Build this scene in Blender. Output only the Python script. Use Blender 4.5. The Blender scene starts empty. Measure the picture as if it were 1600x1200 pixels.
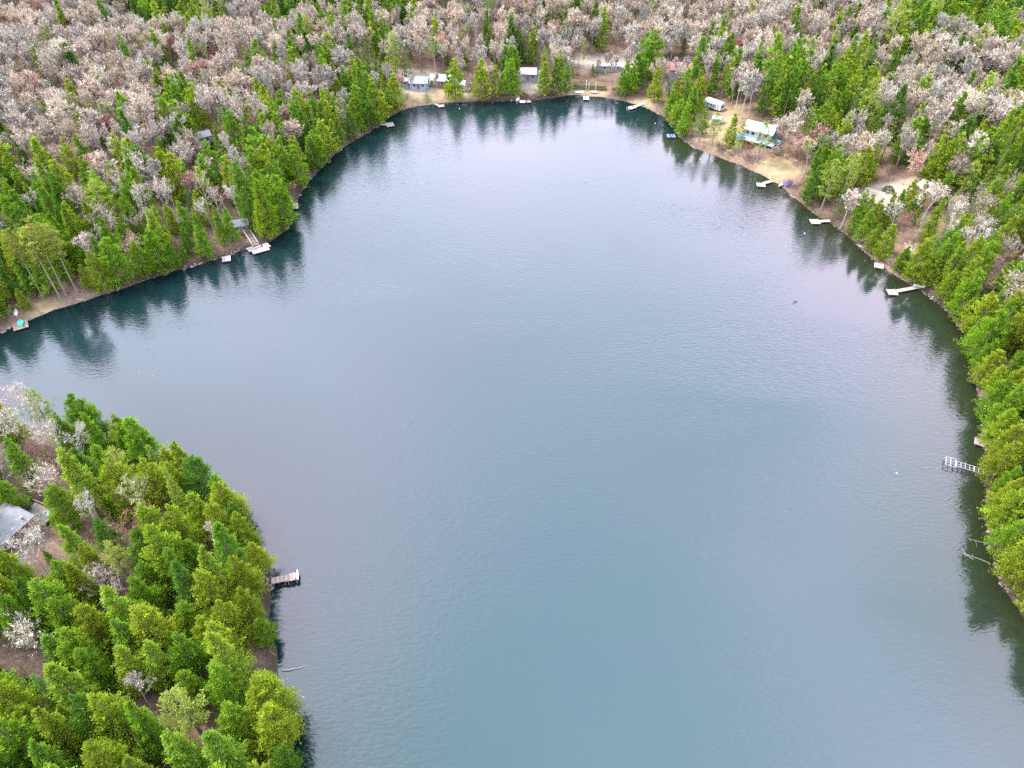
import bpy, math, random
import numpy as np
from mathutils import Vector, Matrix
from mathutils.bvhtree import BVHTree

rng = np.random.default_rng(7)
random.seed(7)
R = math.radians
sc = bpy.context.scene
COL = sc.collection

# ------------------------------------------------------------------ camera
CAM_H, PITCH, FPX = 100.0, R(43.0), 1135.0
cam = bpy.data.cameras.new("camera")
cam.sensor_fit = 'HORIZONTAL'; cam.sensor_width = 36.0
cam.lens = 36.0 * FPX / 1600.0
cam.clip_start = 1.0; cam.clip_end = 12000.0
cam_o = bpy.data.objects.new("camera", cam); COL.objects.link(cam_o)
cam_o.location = (0, 0, CAM_H); cam_o.rotation_euler = (R(90) - PITCH, 0, 0)
sc.camera = cam_o
CP, SP = math.cos(PITCH), math.sin(PITCH)

def ray(px, py):
    u, v = (px - 800.0) / FPX, (600.0 - py) / FPX
    return np.array([u, CP + v * SP, -SP + v * CP])

def G(px, py, z=0.0):
    """point of the plane at height z that the survey of the photo gives for a pixel"""
    d = ray(px, py)
    t = (z - CAM_H) / d[2]
    return np.array([d[0] * t, d[1] * t, z])

def proj(P):
    P = np.atleast_2d(np.asarray(P, float))
    x, y, z = P[:, 0], P[:, 1], P[:, 2] - CAM_H
    dep = y * CP - z * SP
    up = y * SP + z * CP
    dep = np.where(dep < 1e-3, 1e-3, dep)
    return np.stack([800 + FPX * x / dep, 600 - FPX * up / dep, dep], 1)

# ------------------------------------------------------------------ lake outline
S_LEFT = [(-420, 575), (-250, 560), (-120, 545), (-40, 530), (0, 520), (22, 511), (60, 493), (110, 476), (160, 461), (230, 438), (300, 416),
          (350, 402), (385, 391), (420, 381), (446, 362), (458, 345), (461, 325), (466, 305), (498, 264),
          (540, 228), (575, 207), (598, 194), (612, 180), (640, 167), (700, 160), (760, 158), (820, 158), (858, 155), (888, 148),
          (920, 150), (950, 153), (985, 160), (1015, 169), (1040, 186), (1055, 201), (1064, 216), (1078, 228), (1110, 241),
          (1150, 256), (1190, 273), (1225, 294), (1260, 326), (1300, 351), (1340, 383), (1370, 411), (1410, 438),
          (1450, 461), (1480, 486), (1500, 511), (1515, 546), (1523, 590), (1531, 640), (1537, 690), (1542, 735),
          (1540, 780), (1541, 830), (1552, 880), (1572, 925), (1600, 968), (1640, 1020), (1700, 1080)]
S_PEN = [(470, 1260), (462, 1200), (452, 1150), (443, 1100), (434, 1050), (428, 1000), (424, 940), (419, 900), (405, 872),
         (384, 830), (358, 795), (330, 772), (270, 738), (190, 700), (100, 672), (0, 662), (-120, 664), (-250, 672), (-420, 690)]
poly = [G(*p)[:2] for p in S_LEFT]
poly += [np.array(q) for q in ((95, 20), (110, -60), (70, -160), (0, -190), (-45, -120), (-40, -40), (-33, 5))]
poly += [G(*p)[:2] for p in S_PEN]
poly = np.array(poly)
for _ in range(2):                                   # Chaikin smoothing
    nx = np.roll(poly, -1, 0)
    poly = np.stack([poly * .75 + nx * .25, poly * .25 + nx * .75], 1).reshape(-1, 2)

def signed_dist(P):
    """distance to the waterline, positive on land"""
    P = np.asarray(P, float); out = np.empty(len(P))
    A, B = poly, np.roll(poly, -1, 0)
    AB = B - A; L2 = (AB ** 2).sum(1) + 1e-9
    for i in range(0, len(P), 4000):
        p = P[i:i + 4000]
        ap = p[:, None, :] - A[None]
        t = np.clip((ap * AB[None]).sum(2) / L2, 0, 1)
        d = np.sqrt(((ap - t[..., None] * AB[None]) ** 2).sum(2)).min(1)
        cond = (A[None, :, 1] > p[:, None, 1]) != (B[None, :, 1] > p[:, None, 1])
        dy = AB[:, 1]; dy = np.where(np.abs(dy) < 1e-9, 1e-9, dy)
        xi = A[None, :, 0] + (p[:, None, 1] - A[None, :, 1]) / dy[None] * AB[None, :, 0]
        ins = (cond & (p[:, None, 0] < xi)).sum(1) % 2 == 1
        out[i:i + 4000] = np.where(ins, -d, d)
    return out

GX0, GY0, GS, GNX, GNY = -460.0, -230.0, 2.0, 461, 500
gx = GX0 + GS * np.arange(GNX); gy = GY0 + GS * np.arange(GNY)
XX, YY = np.meshgrid(gx, gy)
SDG = signed_dist(np.stack([XX.ravel(), YY.ravel()], 1)).reshape(GNY, GNX)
SDG = SDG + (.45 * np.sin(XX * .55 + 1.2 * np.sin(YY * .21)) * np.sin(YY * .47 + .8) + .35 * np.sin(XX * 1.1 + YY * .9)) * np.exp(-np.abs(SDG) / 6)

def sd_at(x, y):
    x = np.asarray(x, float); y = np.asarray(y, float)
    fx = np.clip((x - GX0) / GS, 0, GNX - 1.001); fy = np.clip((y - GY0) / GS, 0, GNY - 1.001)
    i = fx.astype(int); j = fy.astype(int); a = fx - i; b = fy - j
    v = (SDG[j, i] * (1 - a) * (1 - b) + SDG[j, i + 1] * a * (1 - b) + SDG[j + 1, i] * (1 - a) * b + SDG[j + 1, i + 1] * a * b)
    ox = np.maximum(np.maximum(GX0 - x, x - (GX0 + GS * (GNX - 1))), 0); oy = np.maximum(np.maximum(GY0 - y, y - (GY0 + GS * (GNY - 1))), 0)
    return v + np.hypot(ox, oy)

def height(x, y):
    x = np.asarray(x, float); y = np.asarray(y, float)
    s = sd_at(x, y)
    back = 1 / (1 + np.exp(-(y - 225) / 18))
    right = 1 / (1 + np.exp(-(x - 30) / 15)) * (1 - back)
    pen = 1 / (1 + np.exp((y - 125) / 8)) * (x < 0)
    slope = .115 + .05 * back + .075 * right - .075 * pen
    inl = np.maximum(s - 3.0, 0)
    hill = 70 * (1 - np.exp(-slope * np.maximum(inl - 10 * back, 0) / 70))
    und = np.minimum(inl / 40, 1) * (2.2 * np.sin(x * .045 + 1.3) * np.cos(y * .038) + 1.3 * np.sin(x * .11 + y * .07) + 1.0 * np.cos(y * .13 - x * .05))
    bank = np.where(s < 3, s * .33, 1.0 + .04 * np.minimum(inl, 20))
    bank = np.where(s < 0, np.maximum(s * .35, -6.0), bank)
    return bank + np.where(s > 0, hill + und, 0)

def GT(px, py, dz=0.0):
    """first point of the terrain under a pixel"""
    d = ray(px, py)
    t = np.arange(60, 900, 1.0)
    x, y, z = d[0] * t, d[1] * t, CAM_H + d[2] * t
    k = np.argmax(z <= height(x, y) + dz)
    lo, hi = t[k] - 1, t[k]
    for _ in range(12):
        m = (lo + hi) / 2
        if CAM_H + d[2] * m <= float(height(d[0] * m, d[1] * m)) + dz: hi = m
        else: lo = m
    return np.array([d[0] * hi, d[1] * hi, float(height(d[0] * hi, d[1] * hi))])

# ------------------------------------------------------------------ materials
def new_mat(name):
    m = bpy.data.materials.new(name); m.use_nodes = True
    nt = m.node_tree; nt.nodes.clear()
    return m, nt.nodes, nt.links

def plain(name, col, rough=.8, var=.15, scale=3.0, spec=.3, metal=0.0, bump=0.0):
    m, N, L = new_mat(name)
    o = N.new('ShaderNodeOutputMaterial'); b = N.new('ShaderNodeBsdfPrincipled')
    t = N.new('ShaderNodeTexCoord'); n = N.new('ShaderNodeTexNoise'); n.inputs['Scale'].default_value = scale; n.inputs['Detail'].default_value = 5
    r = N.new('ShaderNodeValToRGB')
    r.color_ramp.elements[0].position = .3; r.color_ramp.elements[1].position = .72
    r.color_ramp.elements[0].color = (*[c * (1 - var) for c in col], 1); r.color_ramp.elements[1].color = (*[min(c * (1 + var), 1) for c in col], 1)
    L.new(t.outputs['Object'], n.inputs['Vector']); L.new(n.outputs['Fac'], r.inputs['Fac']); L.new(r.outputs['Color'], b.inputs['Base Color'])
    b.inputs['Roughness'].default_value = rough; b.inputs['Specular IOR Level'].default_value = spec; b.inputs['Metallic'].default_value = metal
    if bump:
        bp = N.new('ShaderNodeBump'); bp.inputs['Strength'].default_value = bump; bp.inputs['Distance'].default_value = .05
        L.new(n.outputs['Fac'], bp.inputs['Height']); L.new(bp.outputs['Normal'], b.inputs['Normal'])
    L.new(b.outputs['BSDF'], o.inputs['Surface'])
    return m

def foliage(name, mass=False, trans=.36, tipmul=(1.68, 1.58, .95)):
    """leaf colour comes from the object (or from the mass's own per-tree attribute); young tips are paler"""
    m, N, L = new_mat(name)
    o = N.new('ShaderNodeOutputMaterial')
    if mass:
        c = N.new('ShaderNodeAttribute'); c.attribute_name = 'tint'; csock = c.outputs['Color']
    else:
        c = N.new('ShaderNodeObjectInfo'); csock = c.outputs['Color']
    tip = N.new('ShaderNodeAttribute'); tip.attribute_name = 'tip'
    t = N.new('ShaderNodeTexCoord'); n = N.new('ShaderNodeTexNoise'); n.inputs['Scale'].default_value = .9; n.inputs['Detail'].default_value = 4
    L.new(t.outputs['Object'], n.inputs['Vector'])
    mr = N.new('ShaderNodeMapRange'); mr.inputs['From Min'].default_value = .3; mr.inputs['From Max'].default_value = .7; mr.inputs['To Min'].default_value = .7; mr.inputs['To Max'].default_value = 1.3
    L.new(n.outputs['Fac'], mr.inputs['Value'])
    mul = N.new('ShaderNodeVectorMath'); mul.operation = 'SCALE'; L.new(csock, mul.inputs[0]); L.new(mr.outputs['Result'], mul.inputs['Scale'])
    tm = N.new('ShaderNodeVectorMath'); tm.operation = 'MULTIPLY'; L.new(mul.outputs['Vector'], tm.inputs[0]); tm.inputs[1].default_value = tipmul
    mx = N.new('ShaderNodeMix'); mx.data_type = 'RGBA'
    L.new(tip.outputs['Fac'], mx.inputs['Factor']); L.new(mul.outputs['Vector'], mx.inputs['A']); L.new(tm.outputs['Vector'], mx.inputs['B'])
    d = N.new('ShaderNodeBsdfDiffuse'); tr = N.new('ShaderNodeBsdfTranslucent'); s = N.new('ShaderNodeMixShader'); s.inputs['Fac'].default_value = trans
    L.new(mx.outputs['Result'], d.inputs['Color']); L.new(mx.outputs['Result'], tr.inputs['Color'])
    L.new(d.outputs['BSDF'], s.inputs[1]); L.new(tr.outputs['BSDF'], s.inputs[2]); L.new(s.outputs['Shader'], o.inputs['Surface'])
    return m

M = {}
M['leaf'] = foliage('evergreen_foliage'); M['leaf_mass'] = foliage('evergreen_foliage_mass', True)
M['twig'] = foliage('bare_twigs', trans=0.0, tipmul=(1.12, 1.02, .95)); M['twig_mass'] = foliage('bare_twigs_mass', True, 0.0, (1.12, 1.02, .95))
M['bark_brown'] = plain('brown_bark', (.13, .095, .07), .95, .35, 4, .1)
M['bark_grey'] = plain('grey_bark', (.17, .145, .125), .95, .3, 4, .1)
M['bark_pale'] = plain('pale_birch_bark', (.30, .28, .245), .9, .3, 5, .15)
M['wood'] = plain('weathered_wood', (.18, .155, .137), .85, .3, 2.2, .25)
M['wood_pale'] = plain('pale_weathered_wood', (.225, .20, .185), .85, .2, 2.2, .25)
M['wood_brown'] = plain('brown_wood', (.17, .11, .085), .85, .3, 2.2, .25)
M['wood_dark'] = plain('dark_wet_wood', (.045, .038, .032), .7, .3, 3, .3)
M['float'] = plain('black_float', (.02, .022, .025), .5, .2, 3, .4)
M['white'] = plain('white_paint', (.44, .44, .45), .6, .07, 1.5, .3)
M['white_roof'] = plain('white_metal_roof', (.47, .49, .52), .45, .08, .8, .4)
M['white_metal'] = plain('white_sheet_metal', (.29, .30, .315), .45, .08, .8, .4)
M['alu'] = plain('pale_aluminium', (.21, .21, .225), .4, .1, 2, .5)
M['blue_trim'] = plain('bright_blue_paint', (.02, .13, .42), .55, .15, 2, .4)
M['turq'] = plain('turquoise_paint', (.27, .38, .44), .6, .15, 2, .3)
M['teal'] = plain('mint_green_plastic', (.06, .47, .33), .4, .1, 2, .5)
M['navy'] = plain('navy_tarp', (.018, .045, .23), .5, .25, 2, .4)
M['slate'] = plain('blue_grey_shingles', (.125, .13, .14), .9, .14, 1.2, .15)
M['roof_pale'] = plain('pale_tan_shingles', (.18, .152, .13), .9, .12, 1.2, .15)
M['roof_grey'] = plain('grey_shingles', (.12, .125, .14), .9, .18, 1.2, .15)
M['roof_lblue'] = plain('light_blue_metal_roof', (.21, .27, .33), .5, .12, .8, .4)
M['roof_red'] = plain('faded_red_roof', (.33, .145, .14), .75, .15, 1.2, .2)
M['cream'] = plain('cream_siding', (.50, .45, .36), .8, .1, 1.5, .2)
M['siding_grey'] = plain('grey_siding', (.22, .22, .225), .8, .12, 1.5, .2)
M['siding_brown'] = plain('brown_log_siding', (.16, .09, .06), .85, .25, 2, .2)
M['glass'] = plain('window_glass', (.02, .03, .04), .08, .1, 1, .6)
M['red'] = plain('red_paint', (.45, .06, .06), .6, .2, 2, .3)
M['pink_red'] = plain('faded_red_plastic', (.45, .17, .15), .6, .2, 2, .3)
M['stone'] = plain('grey_stone', (.13, .11, .095), .9, .35, 2, .15, bump=.5)
M['black'] = plain('matte_black', (.015, .015, .018), .7, .2, 2, .3)  # own black of rubber, metal and plumage
M['yellow'] = plain('dull_yellow', (.42, .33, .12), .7, .2, 2, .3)

def ground_mat():
    m, N, L = new_mat('forest_floor')
    o = N.new('ShaderNodeOutputMaterial'); b = N.new('ShaderNodeBsdfPrincipled'); b.inputs['Roughness'].default_value = .95; b.inputs['Specular IOR Level'].default_value = .1
    t = N.new('ShaderNodeTexCoord')
    n1 = N.new('ShaderNodeTexNoise'); n1.inputs['Scale'].default_value = .12; n1.inputs['Detail'].default_value = 6
    n2 = N.new('ShaderNodeTexNoise'); n2.inputs['Scale'].default_value = 1.6; n2.inputs['Detail'].default_value = 8; n2.inputs['Roughness'].default_value = .7
    for n in (n1, n2): L.new(t.outputs['Object'], n.inputs['Vector'])
    r1 = N.new('ShaderNodeValToRGB'); e = r1.color_ramp.elements
    e[0].position = .32; e[0].color = (.080, .050, .036, 1); e[1].position = .7; e[1].color = (.165, .122, .092, 1)
    r2 = N.new('ShaderNodeValToRGB'); e = r2.color_ramp.elements
    e[0].position = .3; e[0].color = (.45, .42, .40, 1); e[1].position = .68; e[1].color = (1.25, 1.2, 1.15, 1)
    L.new(n1.outputs['Fac'], r1.inputs['Fac']); L.new(n2.outputs['Fac'], r2.inputs['Fac'])
    mu = N.new('ShaderNodeMix'); mu.data_type = 'RGBA'; mu.blend_type = 'MULTIPLY'; mu.inputs['Factor'].default_value = 1
    L.new(r1.outputs['Color'], mu.inputs['A']); L.new(r2.outputs['Color'], mu.inputs['B'])
    a = N.new('ShaderNodeAttribute'); a.attribute_name = 'grass'
    n3 = N.new('ShaderNodeTexNoise'); n3.inputs['Scale'].default_value = .5; n3.inputs['Detail'].default_value = 6; L.new(t.outputs['Object'], n3.inputs['Vector'])
    r3 = N.new('ShaderNodeValToRGB'); e = r3.color_ramp.elements
    e[0].position = .35; e[0].color = (.18, .138, .07, 1); e[1].position = .65; e[1].color = (.24, .195, .11, 1)
    L.new(n3.outputs['Fac'], r3.inputs['Fac'])
    mg = N.new('ShaderNodeMix'); mg.data_type = 'RGBA'; L.new(a.outputs['Fac'], mg.inputs['Factor']); L.new(mu.outputs['Result'], mg.inputs['A']); L.new(r3.outputs['Color'], mg.inputs['B'])
    a2 = N.new('ShaderNodeAttribute'); a2.attribute_name = 'pale'
    mp = N.new('ShaderNodeMix'); mp.data_type = 'RGBA'; L.new(a2.outputs['Fac'], mp.inputs['Factor']); L.new(mg.outputs['Result'], mp.inputs['A']); mp.inputs['B'].default_value = (.235, .195, .16, 1)
    a3 = N.new('ShaderNodeAttribute'); a3.attribute_name = 'wet'
    mw = N.new('ShaderNodeMix'); mw.data_type = 'RGBA'; L.new(a3.outputs['Fac'], mw.inputs['Factor']); L.new(mp.outputs['Result'], mw.inputs['A']); mw.inputs['B'].default_value = (.030, .022, .016, 1)
    L.new(mw.outputs['Result'], b.inputs['Base Color'])
    bp = N.new('ShaderNodeBump'); bp.inputs['Strength'].default_value = .8; bp.inputs['Distance'].default_value = .25
    L.new(n2.outputs['Fac'], bp.inputs['Height']); L.new(bp.outputs['Normal'], b.inputs['Normal'])
    L.new(b.outputs['BSDF'], o.inputs['Surface'])
    return m

def water_mat():
    m, N, L = new_mat('lake_water')
    o = N.new('ShaderNodeOutputMaterial'); b = N.new('ShaderNodeBsdfPrincipled')
    b.inputs['IOR'].default_value = 1.60; b.inputs['Roughness'].default_value = .08
    t = N.new('ShaderNodeTexCoord')
    a = N.new('ShaderNodeAttribute'); a.attribute_name = 'shallow_reflection'  # near-shore colour: shallows plus painted-in dark tree reflections
    big = N.new('ShaderNodeTexNoise'); big.inputs['Scale'].default_value = .018; big.inputs['Detail'].default_value = 4; big.inputs['Distortion'].default_value = .8
    L.new(t.outputs['Object'], big.inputs['Vector'])
    rb = N.new('ShaderNodeValToRGB'); e = rb.color_ramp.elements
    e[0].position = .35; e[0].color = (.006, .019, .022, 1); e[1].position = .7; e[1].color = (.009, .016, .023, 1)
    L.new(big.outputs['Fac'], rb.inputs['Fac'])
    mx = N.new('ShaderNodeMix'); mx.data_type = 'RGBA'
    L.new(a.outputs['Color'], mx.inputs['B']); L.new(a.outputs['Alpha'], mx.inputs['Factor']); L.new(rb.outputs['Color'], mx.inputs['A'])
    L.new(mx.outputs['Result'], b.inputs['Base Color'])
    mp = N.new('ShaderNodeMapping'); mp.inputs['Rotation'].default_value = (0, 0, R(-12)); mp.inputs['Scale'].default_value = (.55, 1.35, 1)
    L.new(t.outputs['Object'], mp.inputs['Vector'])
    w1 = N.new('ShaderNodeTexNoise'); w1.inputs['Scale'].default_value = 1.5; w1.inputs['Detail'].default_value = 3; w1.inputs['Distortion'].default_value = .5
    w2 = N.new('ShaderNodeTexNoise'); w2.inputs['Scale'].default_value = .35; w2.inputs['Detail'].default_value = 2
    L.new(mp.outputs['Vector'], w1.inputs['Vector']); L.new(mp.outputs['Vector'], w2.inputs['Vector'])
    ad = N.new('ShaderNodeMath'); ad.operation = 'MULTIPLY_ADD'; ad.inputs[1].default_value = .35
    L.new(w2.outputs['Fac'], ad.inputs[0]); L.new(w1.outputs['Fac'], ad.inputs[2])
    gust = N.new('ShaderNodeTexNoise'); gust.inputs['Scale'].default_value = .022; gust.inputs['Detail'].default_value = 5; gust.inputs['Distortion'].default_value = 1.2
    L.new(mp.outputs['Vector'], gust.inputs['Vector'])
    gr = N.new('ShaderNodeMapRange'); gr.inputs['From Min'].default_value = .35; gr.inputs['From Max'].default_value = .65; gr.inputs['To Min'].default_value = .25; gr.inputs['To Max'].default_value = 1.25
    L.new(gust.outputs['Fac'], gr.inputs['Value'])
    calm = N.new('ShaderNodeAttribute'); calm.attribute_name = 'calm'
    cm = N.new('ShaderNodeMath'); cm.operation = 'MULTIPLY'; L.new(gr.outputs['Result'], cm.inputs[0]); L.new(calm.outputs['Fac'], cm.inputs[1])
    bp = N.new('ShaderNodeBump'); bp.inputs['Distance'].default_value = .085
    L.new(cm.outputs['Value'], bp.inputs['Strength'])
    L.new(ad.outputs['Value'], bp.inputs['Height']); L.new(bp.outputs['Normal'], b.inputs['Normal'])
    L.new(b.outputs['BSDF'], o.inputs['Surface'])
    return m

# ------------------------------------------------------------------ mesh helpers
def mk(name, V, F, mats, mi=None, smooth=False, tip=None):
    me = bpy.data.meshes.new(name)
    V = np.asarray(V, np.float32).reshape(-1, 3)
    if isinstance(F, np.ndarray):
        k = F.shape[1]; nf = len(F)
        me.vertices.add(len(V)); me.vertices.foreach_set('co', V.ravel())
        me.loops.add(nf * k); me.polygons.add(nf)
        me.loops.foreach_set('vertex_index', F.astype(np.int32).ravel())
        me.polygons.foreach_set('loop_start', np.arange(0, nf * k, k, dtype=np.int32))
        me.polygons.foreach_set('loop_total', np.full(nf, k, np.int32))
    else:
        me.from_pydata([tuple(map(float, v)) for v in V], [], F)
    for m in mats: me.materials.append(m)
    if mi is not None: me.polygons.foreach_set('material_index', np.asarray(mi, np.int32))
    if smooth: me.polygons.foreach_set('use_smooth', np.ones(len(me.polygons), bool))
    if tip is not None:
        a = me.attributes.new('tip', 'FLOAT', 'POINT'); a.data.foreach_set('value', np.asarray(tip, np.float32))
    me.update(); me.validate()
    return me

def link(name, me, parent=None, **props):
    o = bpy.data.objects.new(name, me); COL.objects.link(o)
    if parent is not None: o.parent = parent
    for k, v in props.items(): o[k] = v
    return o

def empty(name, loc, rz=0.0, label=None, category=None, group=None):
    o = bpy.data.objects.new(name, None); COL.objects.link(o)
    o.empty_display_size = .5
    o.location = tuple(map(float, loc)); o.rotation_euler = (0, 0, rz)
    if label: o['label'] = label
    if category: o['category'] = category
    if group: o['group'] = group
    return o

class MB:
    """collects boxes, tubes and prisms into one mesh"""
    def __init__(s): s.V, s.F, s.m = [], [], []
    def add(s, V, F, m=0):
        b = len(s.V); s.V += [tuple(map(float, v)) for v in V]; s.F += [[b + i for i in f] for f in F]; s.m += [m] * len(F); return s
    def box(s, x0, x1, y0, y1, z0, z1, m=0):
        V = [(x, y, z) for z in (z0, z1) for y in (y0, y1) for x in (x0, x1)]
        return s.add(V, [[0, 2, 3, 1], [4, 5, 7, 6], [0, 1, 5, 4], [2, 6, 7, 3], [0, 4, 6, 2], [1, 3, 7, 5]], m)
    def bar(s, a, b, w, h=None, m=0):
        a, b = np.array(a, float), np.array(b, float); h = h or w
        d = b - a; d /= np.linalg.norm(d) + 1e-9
        u = np.cross(d, (0, 0, 1.0)); 
        if np.linalg.norm(u) < 1e-3: u = np.array([1.0, 0, 0])
        u /= np.linalg.norm(u); v = np.cross(u, d)
        V = [p + u * i * w / 2 + v * j * h / 2 for p in (a, b) for i, j in ((-1, -1), (1, -1), (1, 1), (-1, 1))]
        return s.add(V, [[3, 2, 1, 0], [4, 5, 6, 7], [0, 1, 5, 4], [1, 2, 6, 5], [2, 3, 7, 6], [3, 0, 4, 7]], m)
    def tube(s, pts, rads, n=8, m=0):
        V, F = tube(pts, rads, n); return s.add(V, F.tolist() if isinstance(F, np.ndarray) else F, m)
    def build(s, name, mats, parent=None, smooth=False, **props):
        mats = mats if isinstance(mats, (list, tuple)) else [mats]
        return link(name, mk(name, s.V, s.F, mats, s.m, smooth), parent, **props)

def tube(pts, rads, n=6):
    pts = [np.asarray(p, float) for p in pts]; V = []
    for i, p in enumerate(pts):
        d = pts[min(i + 1, len(pts) - 1)] - pts[max(i - 1, 0)]; d /= np.linalg.norm(d) + 1e-9
        u = np.cross(d, (0.31, .95, 0.05)); u /= np.linalg.norm(u) + 1e-9; v = np.cross(d, u)
        for k in range(n):
            a = 2 * math.pi * k / n
            V.append(p + rads[i] * (math.cos(a) * u + math.sin(a) * v))
    F = []
    for i in range(len(pts) - 1):
        for k in range(n):
            F.append([i * n + k, i * n + (k + 1) % n, (i + 1) * n + (k + 1) % n, (i + 1) * n + k])
    return np.array(V), np.array(F)

def cat(parts):
    V, F, off = [], [], 0
    for v, f in parts:
        V.append(v); F.append(np.asarray(f) + off); off += len(v)
    return np.concatenate(V), np.concatenate(F)

def unit(a): return a / (np.linalg.norm(a, axis=-1, keepdims=True) + 1e-9)

def sprays(P, D, Nn, Ln, Wd):
    """one rhombus per spray: base P, direction D, face normal about Nn"""
    S = unit(np.cross(D, Nn)); k = len(P)
    V = np.stack([P, P + D * (Ln * .5)[:, None] + S * (Wd * .5)[:, None], P + D * Ln[:, None], P + D * (Ln * .5)[:, None] - S * (Wd * .5)[:, None]], 1).reshape(-1, 3)
    F = np.arange(4 * k).reshape(k, 4)
    tip = np.tile(np.array([0, .45, 1, .45]), k)
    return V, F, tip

# ------------------------------------------------------------------ tree kinds
def trunk_mesh(g, H, r0, mat, lean=.02, n=6):
    k = 6; zs = np.linspace(-.6, H * .96, k)
    pts = [np.array([g.normal(0, lean) * z, g.normal(0, lean) * z, z]) for z in zs]
    pts[0] = np.array([0, 0, -.6]); rads = [max(r0 * (1 - max(z, 0) / H), .03) for z in zs]
    rads[0] = r0 * 1.25
    V, F = tube(pts, rads, n)
    return mk('trunk', V, F, [mat], smooth=True)

def crown_cedar(g, H, Rr, nb, ns, size, pointed=False):
    lob = g.uniform(0, 6.28, 4); amp = g.uniform(.06, .16, 2)
    t = g.beta(1.15, 1.35, nb) * .97 + .03
    phi = g.uniform(0, 2 * math.pi, nb)
    if pointed: prof = (1 - t) ** .85 * np.clip(.35 + t / .22, 0, 1) + .02
    else: prof = (1 - t ** g.uniform(1.25, 1.9)) ** .80 * np.clip(.6 + t / .30, 0, 1)
    r = Rr * prof * (1 + amp[0] * np.sin(3 * phi + lob[0] + 5 * t) + amp[1] * np.sin(2 * phi + lob[1])) * g.uniform(.58, 1.16, nb)
    z = (t * .93 + .05) * H
    up = g.uniform(-.15, .55, nb) if pointed else g.uniform(.15, .95, nb)
    bd = unit(np.stack([np.cos(phi), np.sin(phi), up + t * .6], 1))
    root = np.stack([0 * r, 0 * r, z - r * up * .55], 1)
    f = g.uniform(.3, 1.0, (nb, ns)) ** .75
    reach = np.maximum(r, .25)
    P = root[:, None, :] + np.stack([np.cos(phi) * reach, np.sin(phi) * reach, (up * reach * .55)], 1)[:, None, :] * f[..., None]
    cl = (.13 + .085 * reach)[:, None, None]
    P = P + g.normal(0, 1, (nb, ns, 3)) * cl * np.array([.8, .8, .75])
    P = P.reshape(-1, 3)
    D = unit(np.repeat(bd, ns, 0) + g.normal(0, .42, (nb * ns, 3)) + np.array([0, 0, .1 if pointed else .35]))
    Nn = unit(np.array([0, 0, 1.0]) + np.repeat(bd, ns, 0) * .5 + g.normal(0, .55, (nb * ns, 3)))
    Ln = size * g.uniform(.6, 1.35, nb * ns); 
    V, F, tip = sprays(P, D, Nn, Ln, Ln * g.uniform(.42, .7, nb * ns))
    V[:, 2] = np.clip(V[:, 2], .15, None)
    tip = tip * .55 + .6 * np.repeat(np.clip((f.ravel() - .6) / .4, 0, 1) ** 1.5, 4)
    return V, F, tip

def crown_spruce(g, H, Rr, layers, per, ns, size):
    Ps, Ds, Ns = [], [], []
    for i in range(layers):
        t = (i + g.uniform(-.25, .25)) / layers
        z = H * (.06 + .93 * t); rr = Rr * (1 - t) ** .92 + .06
        k = max(4, int(per * (1 - t * .55)))
        for j in range(k):
            phi = 2 * math.pi * (j + g.uniform(-.35, .35)) / k + i * 1.3
            L = rr * g.uniform(.75, 1.15); droop = g.uniform(.05, .42)
            m = max(3, int(ns * (.35 + .65 * (1 - t))))
            f = g.uniform(.12, 1, m) ** .8
            side = g.normal(0, .16, m) * (1.05 - f) * L + g.normal(0, .05, m)
            c, s = math.cos(phi), math.sin(phi)
            x = f * L
            zz = z - droop * x + .10 * x * x / max(L, .3) + g.normal(0, .07, m)
            Ps.append(np.stack([c * x - s * side, s * x + c * side, zz], 1))
            d = np.stack([np.full(m, c) - s * np.sign(side) * .55, np.full(m, s) + c * np.sign(side) * .55, np.full(m, -droop * .5)], 1)
            Ds.append(unit(d + g.normal(0, .25, (m, 3)))); Ns.append(unit(np.array([c * .25, s * .25, 1.0]) + g.normal(0, .3, (m, 3))))
    P, D, Nn = np.concatenate(Ps), np.concatenate(Ds), np.concatenate(Ns)
    k = len(P); Ln = size * g.uniform(.6, 1.3, k)
    return sprays(P, D, Nn, Ln, Ln * g.uniform(.35, .6, k))

def crown_pine(g, H, Rr, base, ntuft, ns, size):
    Ps, Ds, Ns = [], [], []
    nl = int((1 - base) * H / 1.15)
    for i in range(nl):
        t = i / max(nl - 1, 1)
        z = H * (base + (1 - base) * (t * .97))
        prof = (.55 + 1.5 * t * (1 - t) * 1.5) * (1 - t) ** .35 if t < .97 else .25
        k = g.integers(4, 7); a0 = g.uniform(0, 6.28)
        for j in range(k):
            phi = a0 + 2 * math.pi * j / k + g.uniform(-.4, .4)
            L = Rr * prof * g.uniform(.5, 1.2); up = g.uniform(.02, .30) + .35 * t
            for q in range(max(2, int(ntuft * L / Rr))):
                f = g.uniform(.35, 1.0); sd = g.normal(0, .22) * L * f
                c, s = math.cos(phi), math.sin(phi)
                ctr = np.array([c * L * f - s * sd, s * L * f + c * sd, z + up * L * f + g.normal(0, .1)])
                m = ns
                d = unit(g.normal(0, .75, (m, 3)) + np.array([c * .7, s * .7, .55]))
                Ps.append(ctr + g.normal(0, .20, (m, 3)) * np.array([1.2, 1.2, .55])); Ds.append(d)
                Ns.append(unit(np.array([0, 0, 1.0]) + g.normal(0, .5, (m, 3))))
    P, D, Nn = np.concatenate(Ps), np.concatenate(Ds), np.concatenate(Ns)
    k = len(P); Ln = size * g.uniform(.6, 1.3, k)
    return sprays(P, D, Nn, Ln, Ln * g.uniform(.28, .5, k))

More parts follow.
